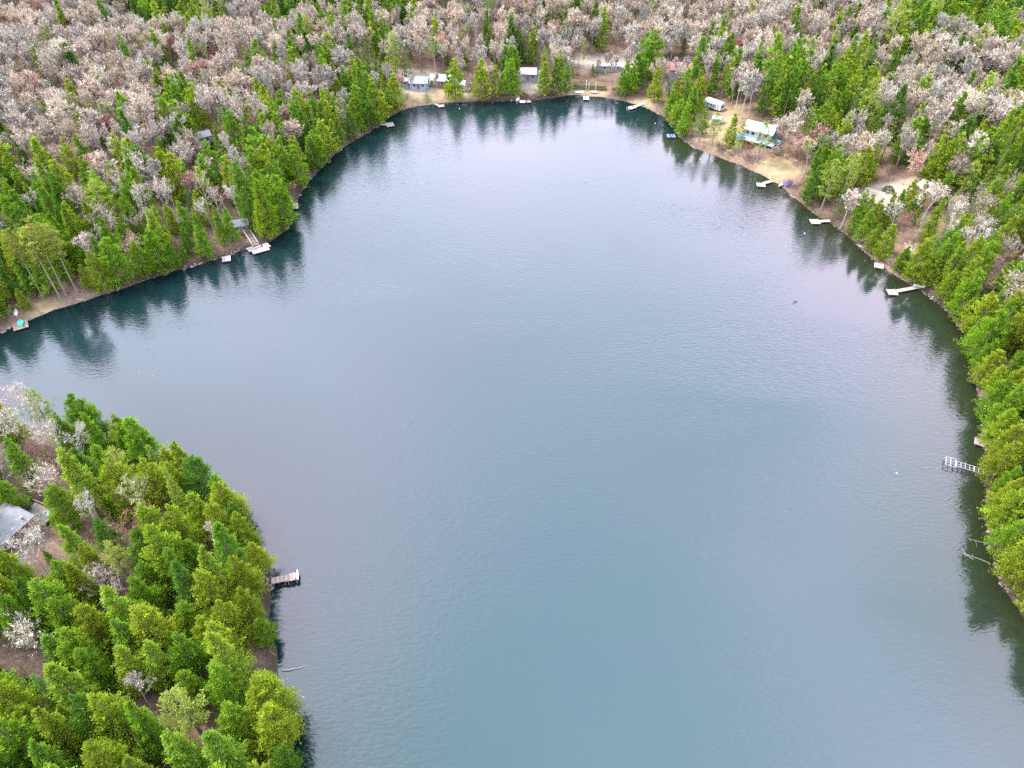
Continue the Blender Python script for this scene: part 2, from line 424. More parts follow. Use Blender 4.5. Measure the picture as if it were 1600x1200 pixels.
def bare_tree(g, H, Rr, style, ntw, tww=.05, fine=False):
    """trunk with limbs (tubes), and twigs (thin slivers)"""
    segs, ends = [], []
    ML = 4 if fine else 3
    fork = {'maple': .30, 'birch': .42, 'bud': .18, 'shrub': .04}[style]
    spread = {'maple': .80, 'birch': .55, 'bud': .95, 'shrub': .9}[style]
    def off(d, a):
        pr = unit(np.cross(d, g.normal(0, 1, 3)))
        return unit(d * math.cos(a) + pr * math.sin(a) + np.array([0, 0, .08]))
    def limb(p, d, L, r, lev):
        m = 3 if lev <= 1 else 2; q = p; dd = d
        for i in range(m):
            dd = unit(dd + g.normal(0, .10, 3) + np.array([0, 0, .07]))
            q2 = q + dd * L / m
            segs.append((q, q2, r * (1 - .5 * i / m), r * (1 - .5 * (i + 1) / m), lev))
            if lev >= ML - 1: ends.append((q, q2, dd))
            if lev < ML and not (lev == 1 and i == 0):
                for _ in range(2 if lev == 1 else 1): limb(q2, off(dd, g.uniform(.5, 1.0) * spread), L * g.uniform(.45, .62), r * .45, lev + 1)
            q = q2
        if lev < ML:
            for _ in range(2): limb(q, off(dd, g.uniform(.25, .7) * spread), L * g.uniform(.5, .68), r * .5, lev + 1)
    n0 = 1 if style != 'shrub' else 6
    for _ in range(n0):
        if n0 == 1:
            q = np.array([0, 0, -.5]); dd = np.array([g.normal(0, .03), g.normal(0, .03), 1.0]); k = 3; T = H * fork + .5; r0 = H * .011 + .03
            for i in range(k):
                dd = unit(dd + g.normal(0, .03, 3)); q2 = q + dd * T / k; segs.append((q, q2, r0 * (1 - .08 * i), r0 * (1 - .08 * (i + 1)), 0)); q = q2
            if style == 'birch':
                top = H * .5
                for i in range(4):
                    dd = unit(dd + g.normal(0, .08, 3)); q2 = q + dd * top / 4; segs.append((q, q2, r0 * (.78 - .17 * i), r0 * (.78 - .17 * (i + 1)), 1))
                    for _ in range(3): limb(q2, off(dd, g.uniform(.5, .85)), H * (.24 - .035 * i), r0 * .3, 2)
                    q = q2
            else:
                for j in range(int(g.integers(4, 6))): limb(q, off(np.array([0, 0, 1.0]), g.uniform(.15, .75) * spread), H * (1 - fork) * g.uniform(.50, .66), r0 * .55, 1)
        else:
            limb(np.array([0, 0, -.1]), unit(np.array([g.normal(0, .55), g.normal(0, .55), 1])), H * .6, .045, 1)
    tp = [tube([a, b], [max(r0 * .8, .011), max(r1 * .8, .008)], 5 if lev == 0 else (4 if lev == 1 else 3)) for a, b, r0, r1, lev in segs if lev < 3 or fine or style == 'shrub']
    E = np.array([[e[0], e[1], e[2]] for e in ends])
    k = g.integers(0, len(E), ntw); f = g.uniform(0, 1, ntw)[:, None]
    P = E[k, 0] * (1 - f) + E[k, 1] * f
    D = unit(E[k, 2] * (.5 if fine else .8) + g.normal(0, .62, (ntw, 3)) + np.array([0, 0, .35]))
    Ln = g.uniform(.5, 1.45, ntw) * (.62 if fine else 1) * (H / 14) ** .5
    S = unit(np.cross(D, g.normal(0, 1, (ntw, 3))))
    bend = g.normal(0, .12, (ntw, 3)) * Ln[:, None]
    W = tww * g.uniform(.6, 1.2, ntw)
    V = np.stack([P - S * W[:, None] * .5, P + S * W[:, None] * .5, P + D * (Ln * .55)[:, None] + bend + S * W[:, None] * .4, P + D * Ln[:, None] + bend * .3], 1).reshape(-1, 3)
    F = np.arange(4 * ntw).reshape(-1, 4)
    tip = np.tile(np.array([0, 0, .5, 1.0]), ntw)
    TV, TF = cat(tp)
    sxy = Rr / (np.percentile(np.hypot(V[:, 0], V[:, 1]), 95) + 1e-6); sz = H / (V[:, 2].max() + 1e-6)
    for A in (TV, V): A[:, 0] *= sxy; A[:, 1] *= sxy; A[:, 2] *= sz
    return TV, TF, V, F, tip

# kind -> dict(hi=[(trunk, crown, H, R)], lo=[...])
KINDS = {}
class Var:                                            # one variant of one kind: meshes and raw arrays
    pass
def make_variant(kind, g, hi):
    v = Var(); v.kind = kind
    q = 1.0 if hi else .30
    ss = 1.0 if hi else 1.75
    if kind == 'cedar_tree':
        v.H = 13.0 * g.uniform(.93, 1.07); v.R = 3.05 * g.uniform(.85, 1.15)
        v.cr = crown_cedar(g, v.H, v.R, int(130 * (1 if hi else .75)), int(112 * (1 if hi else .24)), (.25 if hi else .31) * ss)
        v.tr = tube([(0, 0, -.6), (0, 0, v.H * .5), (0, 0, v.H * .95)], [.24, .14, .03], 6); v.bark = 'bark_brown'; v.leaf = 'leaf'
    elif kind == 'hemlock_tree':
        v.H = 15.0 * g.uniform(.93, 1.07); v.R = 2.9 * g.uniform(.85, 1.15)
        v.cr = crown_cedar(g, v.H, v.R, int(155 * (1 if hi else .75)), int(84 * (1 if hi else .25)), (.26 if hi else .32) * ss, True)
        v.tr = tube([(0, 0, -.6), (0, 0, v.H * .5), (0, 0, v.H * .95)], [.26, .15, .03], 6); v.bark = 'bark_brown'; v.leaf = 'leaf'
    elif kind == 'spruce_tree':
        v.H = 15.0 * g.uniform(.9, 1.1); v.R = 2.1 * g.uniform(.85, 1.2)
        v.cr = crown_spruce(g, v.H, v.R, 22 if hi else 14, 11 if hi else 8, 14 if hi else 7, .36 * (1 if hi else 1.7))
        v.tr = tube([(0, 0, -.6), (0, 0, v.H * .5), (0, 0, v.H * .97)], [.22, .13, .03], 6); v.bark = 'bark_brown'; v.leaf = 'leaf'
    elif kind == 'pine_tree':
        v.H = 17.0 * g.uniform(.9, 1.1); v.R = 3.6 * g.uniform(.85, 1.15)
        v.cr = crown_pine(g, v.H, v.R, g.uniform(.28, .42), 8 if hi else 5, 18 if hi else 9, .42 * (1 if hi else 1.6))
        v.tr = tube([(0, 0, -.6), (.15, .1, v.H * .5), (.1, 0, v.H * .97)], [.30, .2, .03], 7); v.bark = 'bark_grey'; v.leaf = 'leaf'
    elif kind == 'tall_pine_tree':
        v.H = 19.0 * g.uniform(.93, 1.07); v.R = 2.6 * g.uniform(.9, 1.1)
        v.cr = crown_pine(g, v.H, v.R, .58, 9, 16, .42)
        v.tr = tube([(0, 0, -.6), (.15, .1, v.H * .5), (.1, 0, v.H * .97)], [.17, .12, .03], 7); v.bark = 'bark_grey'; v.leaf = 'leaf'
    else:
        st = {'maple_tree': 'maple', 'birch_tree': 'birch', 'budding_tree': 'bud', 'bare_shrub': 'shrub'}[kind]
        v.H = {'maple': 14.0, 'birch': 14.5, 'bud': 10.5, 'shrub': 3.0}[st] * g.uniform(.92, 1.08)
        v.R = {'maple': 4.1, 'birch': 3.0, 'bud': 3.8, 'shrub': 2.0}[st] * g.uniform(.88, 1.12)
        n = {'maple': 3400, 'birch': 2100, 'bud': 3000, 'shrub': 900}[st]
        if hi: n = {'maple': 1500, 'birch': 1000, 'bud': 1700, 'shrub': 1200}[st]
        TV, TF, V, F, tip = bare_tree(g, v.H, v.R, st, int(n * (1 if hi else .85)), .020 if hi else .040, hi and st != 'shrub')
        v.tr = (TV, TF); v.cr = (V, F, tip); v.leaf = 'twig'
        v.bark = {'maple': 'bark_grey', 'birch': 'bark_pale', 'bud': 'bark_grey', 'shrub': 'bark_grey'}[st]
    v.tr = (np.asarray(v.tr[0], float), np.asarray(v.tr[1]))
    return v
def finish(v):
    if hasattr(v, 'trunk_me'): return v
    v.trunk_me = mk('trunk', v.tr[0], v.tr[1], [M[v.bark]], smooth=True)
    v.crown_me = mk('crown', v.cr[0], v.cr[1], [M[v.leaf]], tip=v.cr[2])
    V, F = cat([v.tr, (v.cr[0], v.cr[1])])
    v.whole_me = mk('whole_tree', V, F, [M[v.bark], M[v.leaf]], np.r_[np.zeros(len(v.tr[1])), np.ones(len(v.cr[1]))], tip=np.r_[np.zeros(len(v.tr[0])), v.cr[2]])
    return v
NV = {'cedar_tree': 7, 'hemlock_tree': 6, 'spruce_tree': 5, 'pine_tree': 5, 'tall_pine_tree': 3, 'maple_tree': 7, 'birch_tree': 6, 'budding_tree': 4, 'bare_shrub': 3}
for k, n in NV.items():
    KINDS[k] = {lod: [make_variant(k, np.random.default_rng(hash_ + 100 * i), lod == 'hi') for i in range(n)]
                for lod, hash_ in (('hi', sum(map(ord, k))), ('lo', 5000 + sum(map(ord, k))))}

# three tones per kind (real leaf and twig colours)
TONES = {
    'cedar_tree': [('yellow-green', (.132, .186, .020)), ('bright green', (.092, .172, .018)), ('deep green', (.054, .115, .018))],
    'hemlock_tree': [('light green', (.118, .188, .024)), ('mid green', (.072, .145, .020)), ('dark green', (.044, .100, .020))],
    'spruce_tree': [('olive green', (.085, .128, .020)), ('green', (.050, .100, .022)), ('blackish green', (.023, .058, .024))],
    'pine_tree': [('pale yellow-green', (.135, .172, .042)), ('lime green', (.115, .155, .030)), ('soft green', (.075, .115, .032))],
    'tall_pine_tree': [('pale green', (.130, .150, .035)), ('pale green', (.12, .14, .03)), ('pale green', (.11, .13, .03))],
    'maple_tree': [('tan', (.335, .295, .232)), ('grey', (.285, .265, .225)), ('brownish', (.245, .205, .165))],
    'birch_tree': [('whitish', (.31, .28, .24)), ('pale grey', (.26, .24, .205)), ('greenish', (.21, .23, .105))],
    'budding_tree': [('salmon pink', (.36, .245, .20)), ('rusty pink', (.24, .155, .13)), ('dusky red', (.20, .09, .08))],
    'bare_shrub': [('grey-brown', (.27, .21, .18)), ('tan', (.33, .27, .19)), ('dusky brown', (.19, .12, .10))],
}
NOUN = {'cedar_tree': 'cedar', 'hemlock_tree': 'hemlock', 'spruce_tree': 'spruce', 'pine_tree': 'white pine', 'tall_pine_tree': 'tall bare-stemmed pine',
        'maple_tree': 'leafless maple', 'birch_tree': 'leafless birch', 'budding_tree': 'budding tree', 'bare_shrub': 'bare shrub'}
GROUPS = {'cedar_tree': 'cedars round the lake', 'hemlock_tree': 'hemlocks round the lake', 'spruce_tree': 'spruces round the lake', 'pine_tree': 'white pines round the lake',
          'tall_pine_tree': 'tall pines on the open bank', 'maple_tree': 'leafless maples on the hillsides', 'birch_tree': 'leafless birches round the lake',
          'budding_tree': 'budding trees round the lake', 'bare_shrub': 'bare shrubs along the shore'}

# ------------------------------------------------------------------ where trees stand
# conifer share, one digit per 50 px cell of the photo ('.' = no land)
KM = ["00128882455654012331000012326776 4".replace(" ", "")[:32],
      "00011221234422124310005036633324 41".replace(" ", "")[:32],
      "00001222333344245666343358843236 53".replace(" ", "")[:32],
      "000015336677776666666657477343433 5".replace(" ", "")[:32],
      "11135445677888888888885464246447 87".replace(" ", "")[:32],
      "67446667788888888888888857777899 8".replace(" ", "")[:32],
      "8855566798888888888888888877766 76".replace(" ", "")[:32],
      "88767789988888888888888888886666 5".replace(" ", "")[:32],
      "98999999988888888888888888886985",
      "99988888888888888888888888888856",
      "98888888888888888888888888888888",
      "98888888888888888888888888888999",
      "76768888888888888888888888888899",
      "33478988888888888888888888888889",
      "23588999888888888888888888888899",
      "53688899888888888888888888888899",
      "12685778888888888888888888888899",
      "63698859888888888888888888888899",
      "88999999988888888888888888888899",
      "98889988988888888888888888888899",
      "24898999888888888888888888888899",
      "89877879888888888888888888888899",
      "97656999888888888888888888888899",
      "75768888888888888888888888888899"]
def conifer_share(px, py):
    i = int(min(max(px, 0), 1599) // 50); j = int(min(max(py, 0), 1199) // 50)
    return int(KM[j][i]) / 9.0

# open ground: (px, py, rx, ry) ellipses of the photo's ground
CLEAR = [(668, 138, 50, 17), (722, 143, 16, 10), (828, 124, 19, 22), (945, 102, 40, 16), (935, 143, 42, 10), (1062, 117, 20, 9), (1112, 178, 34, 20),
         (1140, 205, 20, 14), (1188, 225, 30, 16), (1222, 205, 16, 14), (1213, 266, 18, 12), (1390, 303, 46, 16), (1372, 314, 12, 7), (1450, 306, 11, 9),
         (95, 474, 44, 12), (392, 380, 16, 14), (376, 362, 7, 7), (20, 828, 38, 26), (14, 1020, 34, 26), (285, 352, 4, 3), (318, 220, 5, 4), (1005, 160, 16, 7),
         (1235, 288, 14, 9), (66, 800, 22, 12), (1005, 148, 18, 8), (275, 335, 12, 14)]
# things that must stay in view: (px, py, half width, half height)
KEEP = [(655, 132, 12, 7), (690, 128, 12, 6), (720, 136, 7, 5), (826, 118, 14, 8), (950, 106, 14, 5), (1063, 113, 12, 5), (1115, 165, 16, 9), (1119, 192, 6, 6),
        (1185, 210, 26, 16), (1366, 309, 9, 3), (1450, 299, 6, 5), (390, 375, 8, 14), (22, 824, 28, 18), (16, 1018, 16, 16), (446, 904, 18, 5), (285, 347, 3, 3), (320, 215, 3, 3), (920, 133, 30, 5),
        (403, 386, 18, 9), (32, 507, 15, 8), (1215, 265, 14, 12), (1232, 287, 12, 6), (1387, 296, 8, 7), (915, 147, 14, 4), (1000, 161, 16, 6), (95, 475, 34, 8), (462, 322, 7, 8)]

trees = []      # (kind, x, y, z, H, rz, tone, special-label, tint)
cell = {}
def near_ok(x, y, dmin):
    ci, cj = int(x // 6), int(y // 6)
    for a in (-1, 0, 1):
        for b in (-1, 0, 1):
            for (qx, qy, qd) in cell.get((ci + a, cj + b), ()):
                if (qx - x) ** 2 + (qy - y) ** 2 < ((dmin + qd) / 2) ** 2: return False
    return True
def put(kind, x, y, H, tone, dmin, label=None, tint=None, rz=None):
    z = float(height(x, y)) - .05
    cell.setdefault((int(x // 6), int(y // 6)), []).append((x, y, dmin))
    trees.append(dict(kind=kind, x=x, y=y, z=z, H=H, tone=tone, label=label, tint=tint, rz=rng.uniform(0, 6.28) if rz is None else rz))

# trees one can pick out in the photo: kind, base pixel, height m, tone, label
HAND = [
 ('tall_pine_tree', 97, 471, 19, 0, 'tall pale-stemmed pine at the water end of the bare left bank'),
 ('tall_pine_tree', 104, 463, 20, 0, 'tall pale-stemmed pine in the middle of the pine clump on the bare bank'),
 ('tall_pine_tree', 69, 468, 18, 1, 'tall pale-stemmed pine leaning over the raft with the green boat'),
 ('tall_pine_tree', 122, 460, 18, 2, 'tall pale-stemmed pine beside the round cedar on the bare bank'),
 ('cedar_tree', 142, 452, 7, 0, 'low round yellow-green cedar at the end of the bare left bank'),
 ('cedar_tree', 44, 484, 6, 0, 'small yellow-green cedar just behind the raft with the green boat'),
 ('cedar_tree', 432, 374, 16, 1, None), ('cedar_tree', 447, 352, 15, 1, None), ('cedar_tree', 418, 372, 11, 0, 'low yellow-green cedar next to the big deck with stairs'),
 ('spruce_tree', 668, 160, 11, 1, 'single cone-shaped spruce in front of the light blue roofs'),
 ('cedar_tree', 712, 156, 14, 0, None), ('cedar_tree', 752, 154, 13, 0, None), ('cedar_tree', 775, 152, 11, 0, None), ('cedar_tree', 798, 151, 13, 1, None),
 ('hemlock_tree', 850, 151, 12, 0, 'slim light green hemlock between the white house and the hedge'), ('hemlock_tree', 868, 150, 13, 1, None), ('hemlock_tree', 884, 146, 11, 1, None),
 ('spruce_tree', 934, 115, 9, 2, 'small dark spire of a spruce above the clipped hedge'),
 ('cedar_tree', 1003, 128, 17, 1, 'tall broad cedar pair, its taller half behind the hedge clearing'), ('cedar_tree', 1015, 124, 17, 1, None),
 ('cedar_tree', 970, 150, 9, 1, None), ('cedar_tree', 985, 148, 10, 1, None), ('cedar_tree', 1022, 160, 12, 0, None), ('cedar_tree', 1052, 177, 12, 0, None), ('cedar_tree', 1066, 172, 14, 1, None), ('cedar_tree', 1086, 182, 13, 0, None),
 ('hemlock_tree', 1110, 152, 15, 1, 'dense hemlock just behind the white trailer'),
 ('cedar_tree', 1096, 212, 7, 1, 'low cedar at the tip beside the dark blue raft'),
 ('pine_tree', 1092, 222, 10, 2, 'soft green pine on the point by the dark blue raft'), ('pine_tree', 1112, 228, 10, 1, None),
 ('cedar_tree', 1138, 232, 11, 0, 'yellow-green cedar on the bank in front of the blue shed'),
 ('pine_tree', 1152, 242, 10, 1, None), ('pine_tree', 1182, 254, 12, 1, 'open-branched lime pine on the bank below the white-roofed house'),
 ('hemlock_tree', 1190, 182, 18, 1, None), ('hemlock_tree', 1210, 186, 19, 0, 'tall light green hemlock directly behind the white-roofed house'), ('hemlock_tree', 1222, 190, 17, 1, None), ('hemlock_tree', 1172, 150, 17, 1, None), ('hemlock_tree', 1196, 150, 20, 0, None),
 ('birch_tree', 1148, 180, 16, 0, None), ('birch_tree', 1158, 186, 16, 0, None), ('birch_tree', 1168, 190, 15, 0, None), ('birch_tree', 1140, 172, 14, 0, None),
 ('pine_tree', 1385, 88, 18, 0, 'pale layered white pine high on the right hillside, the lower of two'),
 ('pine_tree', 1440, 78, 18, 0, 'pale layered white pine high on the right hillside, the upper of two'),
 ('pine_tree', 1283, 328, 14, 0, 'pale layered pine on the shore between the two right-hand platform docks'),
 ('bare_shrub', 1415, 412, 5.5, 1, 'large round tan shrub above the square end-on dock'),
 ('budding_tree', 1522, 470, 8, 1, 'rusty pink budding tree on the shore beyond the long plank dock'),
 ('budding_tree', 236, 862, 10, 2, 'dusky red budding tree in the middle of the near headland'),
 ('birch_tree', 346, 878, 9, 0, 'spreading white bare tree at the water side of the near headland'),
 ('maple_tree', 78, 1040, 11, 0, None), ('birch_tree', 240, 1110, 9, 0, 'white branching bare tree in the lower middle of the near headland'),
 ('birch_tree', 125, 750, 15, 1, 'big forked pale grey birch at the top of the near headland'), ('birch_tree', 152, 742, 13, 1, None), ('birch_tree', 80, 905, 12, 0, 'whitish bare birch below the blue-grey roof'),
 ('pine_tree', 215, 775, 12, 0, 'pale yellow-green pine with flat sprays on the near headland'),
 ('pine_tree', 100, 670, 11, 1, None), ('birch_tree', 270, 352, 13, 0, 'white leaning birch stem in the brown gap on the left shore'), ('birch_tree', 280, 346, 13, 0, None),
 ('birch_tree', 338, 372, 12, 0, None), ('birch_tree', 378, 352, 12, 0, 'white birch standing at the boathouse above the big deck'), ('birch_tree', 1312, 356, 11, 0, 'white birch at the water beside the second platform dock'),
 ('birch_tree', 1384, 378, 12, 0, None), ('birch_tree', 1435, 365, 14, 0, None), ('budding_tree', 108, 306, 8, 0, None), ('budding_tree', 465, 305, 4, 0, 'small pinkish bare tree hanging over the pale raft at the point'),
 ('spruce_tree', 60, 640, 9, 2, None), ('spruce_tree', 52, 635, 10, 2, 'dark spire of a spruce on the top edge of the near headland'), ('spruce_tree', 166, 672, 9, 2, None), ('spruce_tree', 158, 676, 8, 2, None), ('spruce_tree', 208, 690, 9, 2, None),
 ('hemlock_tree', 300, 195, 16, 1, 'broad green hemlock alone in the leafless wood on the left hillside'), ('hemlock_tree', 282, 190, 14, 1, None),
 ('spruce_tree', 640, 112, 11, 1, None), ('birch_tree', 648, 152, 8, 0, None), ('birch_tree', 684, 150, 8, 1, None), ('hemlock_tree', 701, 152, 9, 0, None), ('birch_tree', 641, 146, 9, 1, None), ('birch_tree', 812, 147, 8, 0, None), ('birch_tree', 842, 150, 6, 0, None), ('birch_tree', 945, 128, 11, 1, None), ('birch_tree', 960, 131, 10, 0, None), ('birch_tree', 936, 126, 8, 0, None), ('birch_tree', 1052, 128, 9, 0, None), ('birch_tree', 1070, 132, 10, 0, None), ('maple_tree', 1060, 138, 9, 0, None), ('cedar_tree', 1348, 352, 9, 0, None), ('cedar_tree', 1362, 358, 9, 0, None), ('cedar_tree', 1378, 356, 10, 0, None), ('hemlock_tree', 1392, 350, 10, 1, None), ('spruce_tree', 1353, 344, 6, 1, None), ('cedar_tree', 1338, 344, 9, 1, None), ('cedar_tree', 1412, 330, 9, 0, None), ('cedar_tree', 1432, 326, 8, 0, None), ('birch_tree', 1452, 330, 8, 0, None), ('cedar_tree', 1465, 322, 10, 1, None), ('maple_tree', 66, 862, 8, 0, None), ('birch_tree', 88, 848, 7, 1, None), ('maple_tree', 20, 880, 9, 1, None), ('cedar_tree', 275, 366, 9, 0, None), ('cedar_tree', 296, 368, 10, 1, None), ('hemlock_tree', 310, 236, 9, 1, None), ('cedar_tree', 366, 378, 10, 1, None), ('cedar_tree', 352, 382, 11, 1, None), ('cedar_tree', 1568, 915, 13, 0, None), ('cedar_tree', 1592, 960, 9, 0, 'lowest yellow-green cedar on the right shore, past a gap'), ('cedar_tree', 1556, 830, 12, 0, None),
]
def is_free(x, y, z, H, rad):
    b = proj([(x, y, z), (x, y, z + H * .55), (x, y, z + H)])
    for (cx, cy, rx, ry) in CLEAR:
        if ((b[0, 0] - cx) / rx) ** 2 + ((b[0, 1] - cy) / ry) ** 2 < 1: return False
    rp = rad * FPX / b[1, 2] * .75
    x0, x1 = min(b[:, 0].min(), b[0, 0]) - rp, b[:, 0].max() + rp
    y0, y1 = b[2, 1], b[0, 1]
    for (cx, cy, hw, hh) in KEEP:
        if x0 < cx + hw and x1 > cx - hw and y0 < cy + hh and y1 > cy - hh: return False
    return True

def to_land(p, smin):
    for _ in range(60):
        if float(sd_at(p[0], p[1])) > smin: break
        gxy = np.array([float(sd_at(p[0] + .5, p[1]) - sd_at(p[0] - .5, p[1])), float(sd_at(p[0], p[1] + .5) - sd_at(p[0], p[1] - .5))])
        p[:2] += .4 * gxy / (np.linalg.norm(gxy) + 1e-6)
for h in HAND:
    kind, px, py, H, tone, lab = h
    p = GT(px, py)
    to_land(p, .9)
    put(kind, p[0], p[1], H, tone, {'cedar_tree': 3.6, 'hemlock_tree': 3.6, 'spruce_tree': 3.0, 'tall_pine_tree': 1.5}.get(kind, 4.0), lab)

NC = 260000
cx = rng.uniform(-430, 430, NC); cy = rng.uniform(20, 640, NC)
csd = sd_at(cx, cy); cz = height(cx, cy)
cp = proj(np.stack([cx, cy, cz + 6], 1))
ok = (csd > .4) & (cp[:, 0] > -220) & (cp[:, 0] < 1820) & (cp[:, 1] > -110) & (cp[:, 1] < 1420) & (cp[:, 2] > 30)
left_near0 = lambda px, py: py > 640 and px < 600
blob = lambda x, y: .5 + .25 * (math.sin(x * .09 + 1.7 * math.sin(y * .05)) + math.sin(y * .11 + 2.1 * math.sin(x * .06 + 2)))
edge = (csd > .35) & (csd < 1.5) & ok
order = np.r_[np.nonzero(edge)[0], np.nonzero(ok & ~edge)[0]]
for i in order:
    x, y, s, px, py = cx[i], cy[i], csd[i], cp[i, 0], cp[i, 1]
    share = conifer_share(px, py)
    bl = blob(x, y)
    share = share ** (1.0 if left_near0(px, py) else 1.12 if px > 1200 else 1.3)
    pc = min(max(share + (bl - .5) * 1.0 * (1 - abs(2 * share - 1)), .02), .97)
    left_near = py > 600 and px < 600
    rim = s < 1.5
    if rim:
        if not (left_near or (px > 1480 and py > 470) or (px < 470 and 250 < py < 520) or (470 < px < 600 and py > 150 and random.random() < .7) or random.random() < (.75 if px > 1150 else .5)): continue
        pc_rim = True
    if rim or random.random() < pc:
        u = random.random() * (.6 if rim else 1)
        if px > 1330 and py < 330: w = (.30, .62, .95)            # cedar, hemlock, spruce, pine
        elif py < 110: w = (.20, .62, .95)
        elif left_near: w = (.62, .90, .94)
        elif px > 1200: w = (.62, .80, .95)
        else: w = (.50, .86, .95)
        kind = 'cedar_tree' if u < w[0] else 'hemlock_tree' if u < w[1] else 'spruce_tree' if u < w[2] else 'pine_tree'
        if kind == 'pine_tree' and s < 5: kind = 'cedar_tree'
        H = {'cedar_tree': 13.2, 'hemlock_tree': 15.2, 'spruce_tree': 13.0, 'pine_tree': 15.0}[kind] * random.uniform(.68, 1.15)
        if s < 4: H *= random.uniform(.8, 1.0) if ((px < 620 and py < 900) or px > 1480) else random.uniform(.66, .9)
        d = {'cedar_tree': 2.7, 'hemlock_tree': 3.0, 'spruce_tree': 2.4, 'pine_tree': 4.0}[kind] * random.uniform(.9, 1.1)
        bright = .50 if (px > 1150 or left_near) else .36
        tone = 0 if random.random() < bright else (1 if random.random() < .76 else 2)
    else:
        u = random.random()
        far = s > 26 or py < 120
        if far: kind = 'maple_tree' if u < .70 else 'birch_tree' if u < .93 else 'budding_tree'
        else: kind = 'birch_tree' if u < .48 else 'maple_tree' if u < .80 else 'budding_tree'
        H = {'maple_tree': 13.0, 'birch_tree': 13.0, 'budding_tree': 10.0}[kind] * random.uniform(.75, 1.15)
        if s < 4: H *= .7
        d = 4.1 * random.uniform(.85, 1.15)
        tone = 0 if random.random() < .45 else (1 if random.random() < .6 else 2)
    if kind == 'cedar_tree' and s < .5: continue
    if kind != 'cedar_tree' and s < .8: continue
    if not near_ok(x, y, d): continue
    if not is_free(x, y, cz[i], H, 2.6): continue
    put(kind, x, y, H, tone, d)

# young evergreens in the gaps
for i in np.nonzero(ok & (csd > 1.2))[0][::2]:
    x, y = cx[i], cy[i]
    if random.random() > .22 + .5 * conifer_share(cp[i, 0], cp[i, 1]): continue
    H = random.uniform(2.8, 6.5)
    if not near_ok(x, y, 1.9) or not is_free(x, y, cz[i], H, 1.0): continue
    put('cedar_tree' if random.random() < .5 else 'hemlock_tree' if random.random() < .6 else 'spruce_tree', x, y, H, random.choice((0, 1, 1, 2)), 1.9)

# bare shrubs along the right and far shores
for (px, py) in [(1330, 372), (1352, 390), (1398, 425), (1432, 446), (1470, 472), (1492, 492), (1508, 520), (1516, 548), (1522, 572), (1528, 600), (1532, 628), (1535, 655), (1545, 812), (1548, 868),
                 (1252, 312), (1236, 298), (1120, 240), (1138, 246), (1165, 256), (640, 158), (735, 153), (745, 154), (958, 152), (972, 154), (760, 154), (372, 822), (382, 836), (392, 850), (812, 154), (865, 152),
                 (1162, 226), (1206, 232), (1226, 240), (1235, 228), (1243, 216), (1218, 222), (1230, 252), (1250, 240), (1240, 262), (1214, 240), (1098, 176), (1075, 176), (1210, 245), (1246, 230), (1262, 238), (1040, 176), (610, 176), (622, 170)]:
    p = GT(px + random.uniform(-3, 3), py - 4)
    to_land(p, .5)
    put('bare_shrub', p[0], p[1], random.uniform(1.6, 3.2), random.choice((0, 0, 1, 2)), 1.0)

# which of them the view shows: rays against simple proxies
PV, PF, own = [], [], []
ang = np.linspace(0, 2 * math.pi, 7)[:-1]
for ti, t in enumerate(trees):
    v = KINDS[t['kind']]['hi'][0]; s = t['H'] / v.H
    lv = {'spruce_tree': [(.05, .9), (.5, .45), (1, .02)], 'pine_tree': [(.3, .6), (.6, .85), (1, .1)], 'tall_pine_tree': [(.6, .6), (.8, .8), (1, .1)],
          'maple_tree': [(.35, .3), (.7, .8), (1, .25)], 'birch_tree': [(.4, .3), (.7, .7), (1, .2)], 'budding_tree': [(.3, .4), (.7, .85), (1, .3)],
          'bare_shrub': [(.02, .5), (.6, .9), (1, .4)]}.get(t['kind'], [(.05, .75), (.5, .8), (1, .08)])
    b = len(PV)
    for (f, rr) in lv:
        for a in ang: PV.append((t['x'] + rr * v.R * s * math.cos(a), t['y'] + rr * v.R * s * math.sin(a), t['z'] + f * t['H']))
    for L_ in range(2):
        for k in range(6):
            PF.append((b + L_ * 6 + k, b + L_ * 6 + (k + 1) % 6, b + L_ * 6 + 6 + (k + 1) % 6, b + L_ * 6 + 6 + k)); own.append(ti)
    PF.append(tuple(b + 12 + k for k in range(6))); own.append(ti)
bvh = BVHTree.FromPolygons(PV, PF)
eye = Vector((0, 0, CAM_H)); cnt = np.zeros(len(trees)); sx = np.zeros(len(trees)); sy = np.zeros(len(trees))
for py in np.arange(2, 1200, 4.0):
    for px in np.arange(2, 1600, 4.0):
        if 470 < px < 1000 and py > 200 or 1000 <= px < 1200 and py > 300 or 1200 <= px < 1500 and py > 520: continue
        h = bvh.ray_cast(eye, Vector(ray(px, py)))
        if h[2] is not None:
            k = own[h[2]]; cnt[k] += 1; sx[k] += px; sy[k] += py
for ti, t in enumerate(trees):
    t['n'] = cnt[ti]
    q = proj((t['x'], t['y'], t['z'] + .6 * t['H']))[0]
    t['px'] = (sx[ti] / cnt[ti], sy[ti] / cnt[ti]) if cnt[ti] else (q[0], q[1])
    t['dep'] = q[2]
    t['size'] = t['H'] * FPX / q[2] * .64
LIMIT = {'cedar_tree': 300, 'hemlock_tree': 300, 'spruce_tree': 300, 'pine_tree': 200, 'maple_tree': 300, 'birch_tree': 300, 'budding_tree': 200}
for k in NV:
    mine = sorted([t for t in trees if t['kind'] == k], key=lambda t: -(t['n'] + (1e6 if t['label'] else 0)))
    for i, t in enumerate(mine): t['thing'] = (i < LIMIT.get(k, 300) and t['n'] >= 3) or bool(t['label'])
n_thing = sum(t['thing'] for t in trees)
print('TREES', len(trees), 'things', n_thing, {k: (sum(t['kind'] == k for t in trees), sum(t['kind'] == k and t['n'] > 2 for t in trees), sum(t['kind'] == k and t['thing'] for t in trees)) for k in NV})

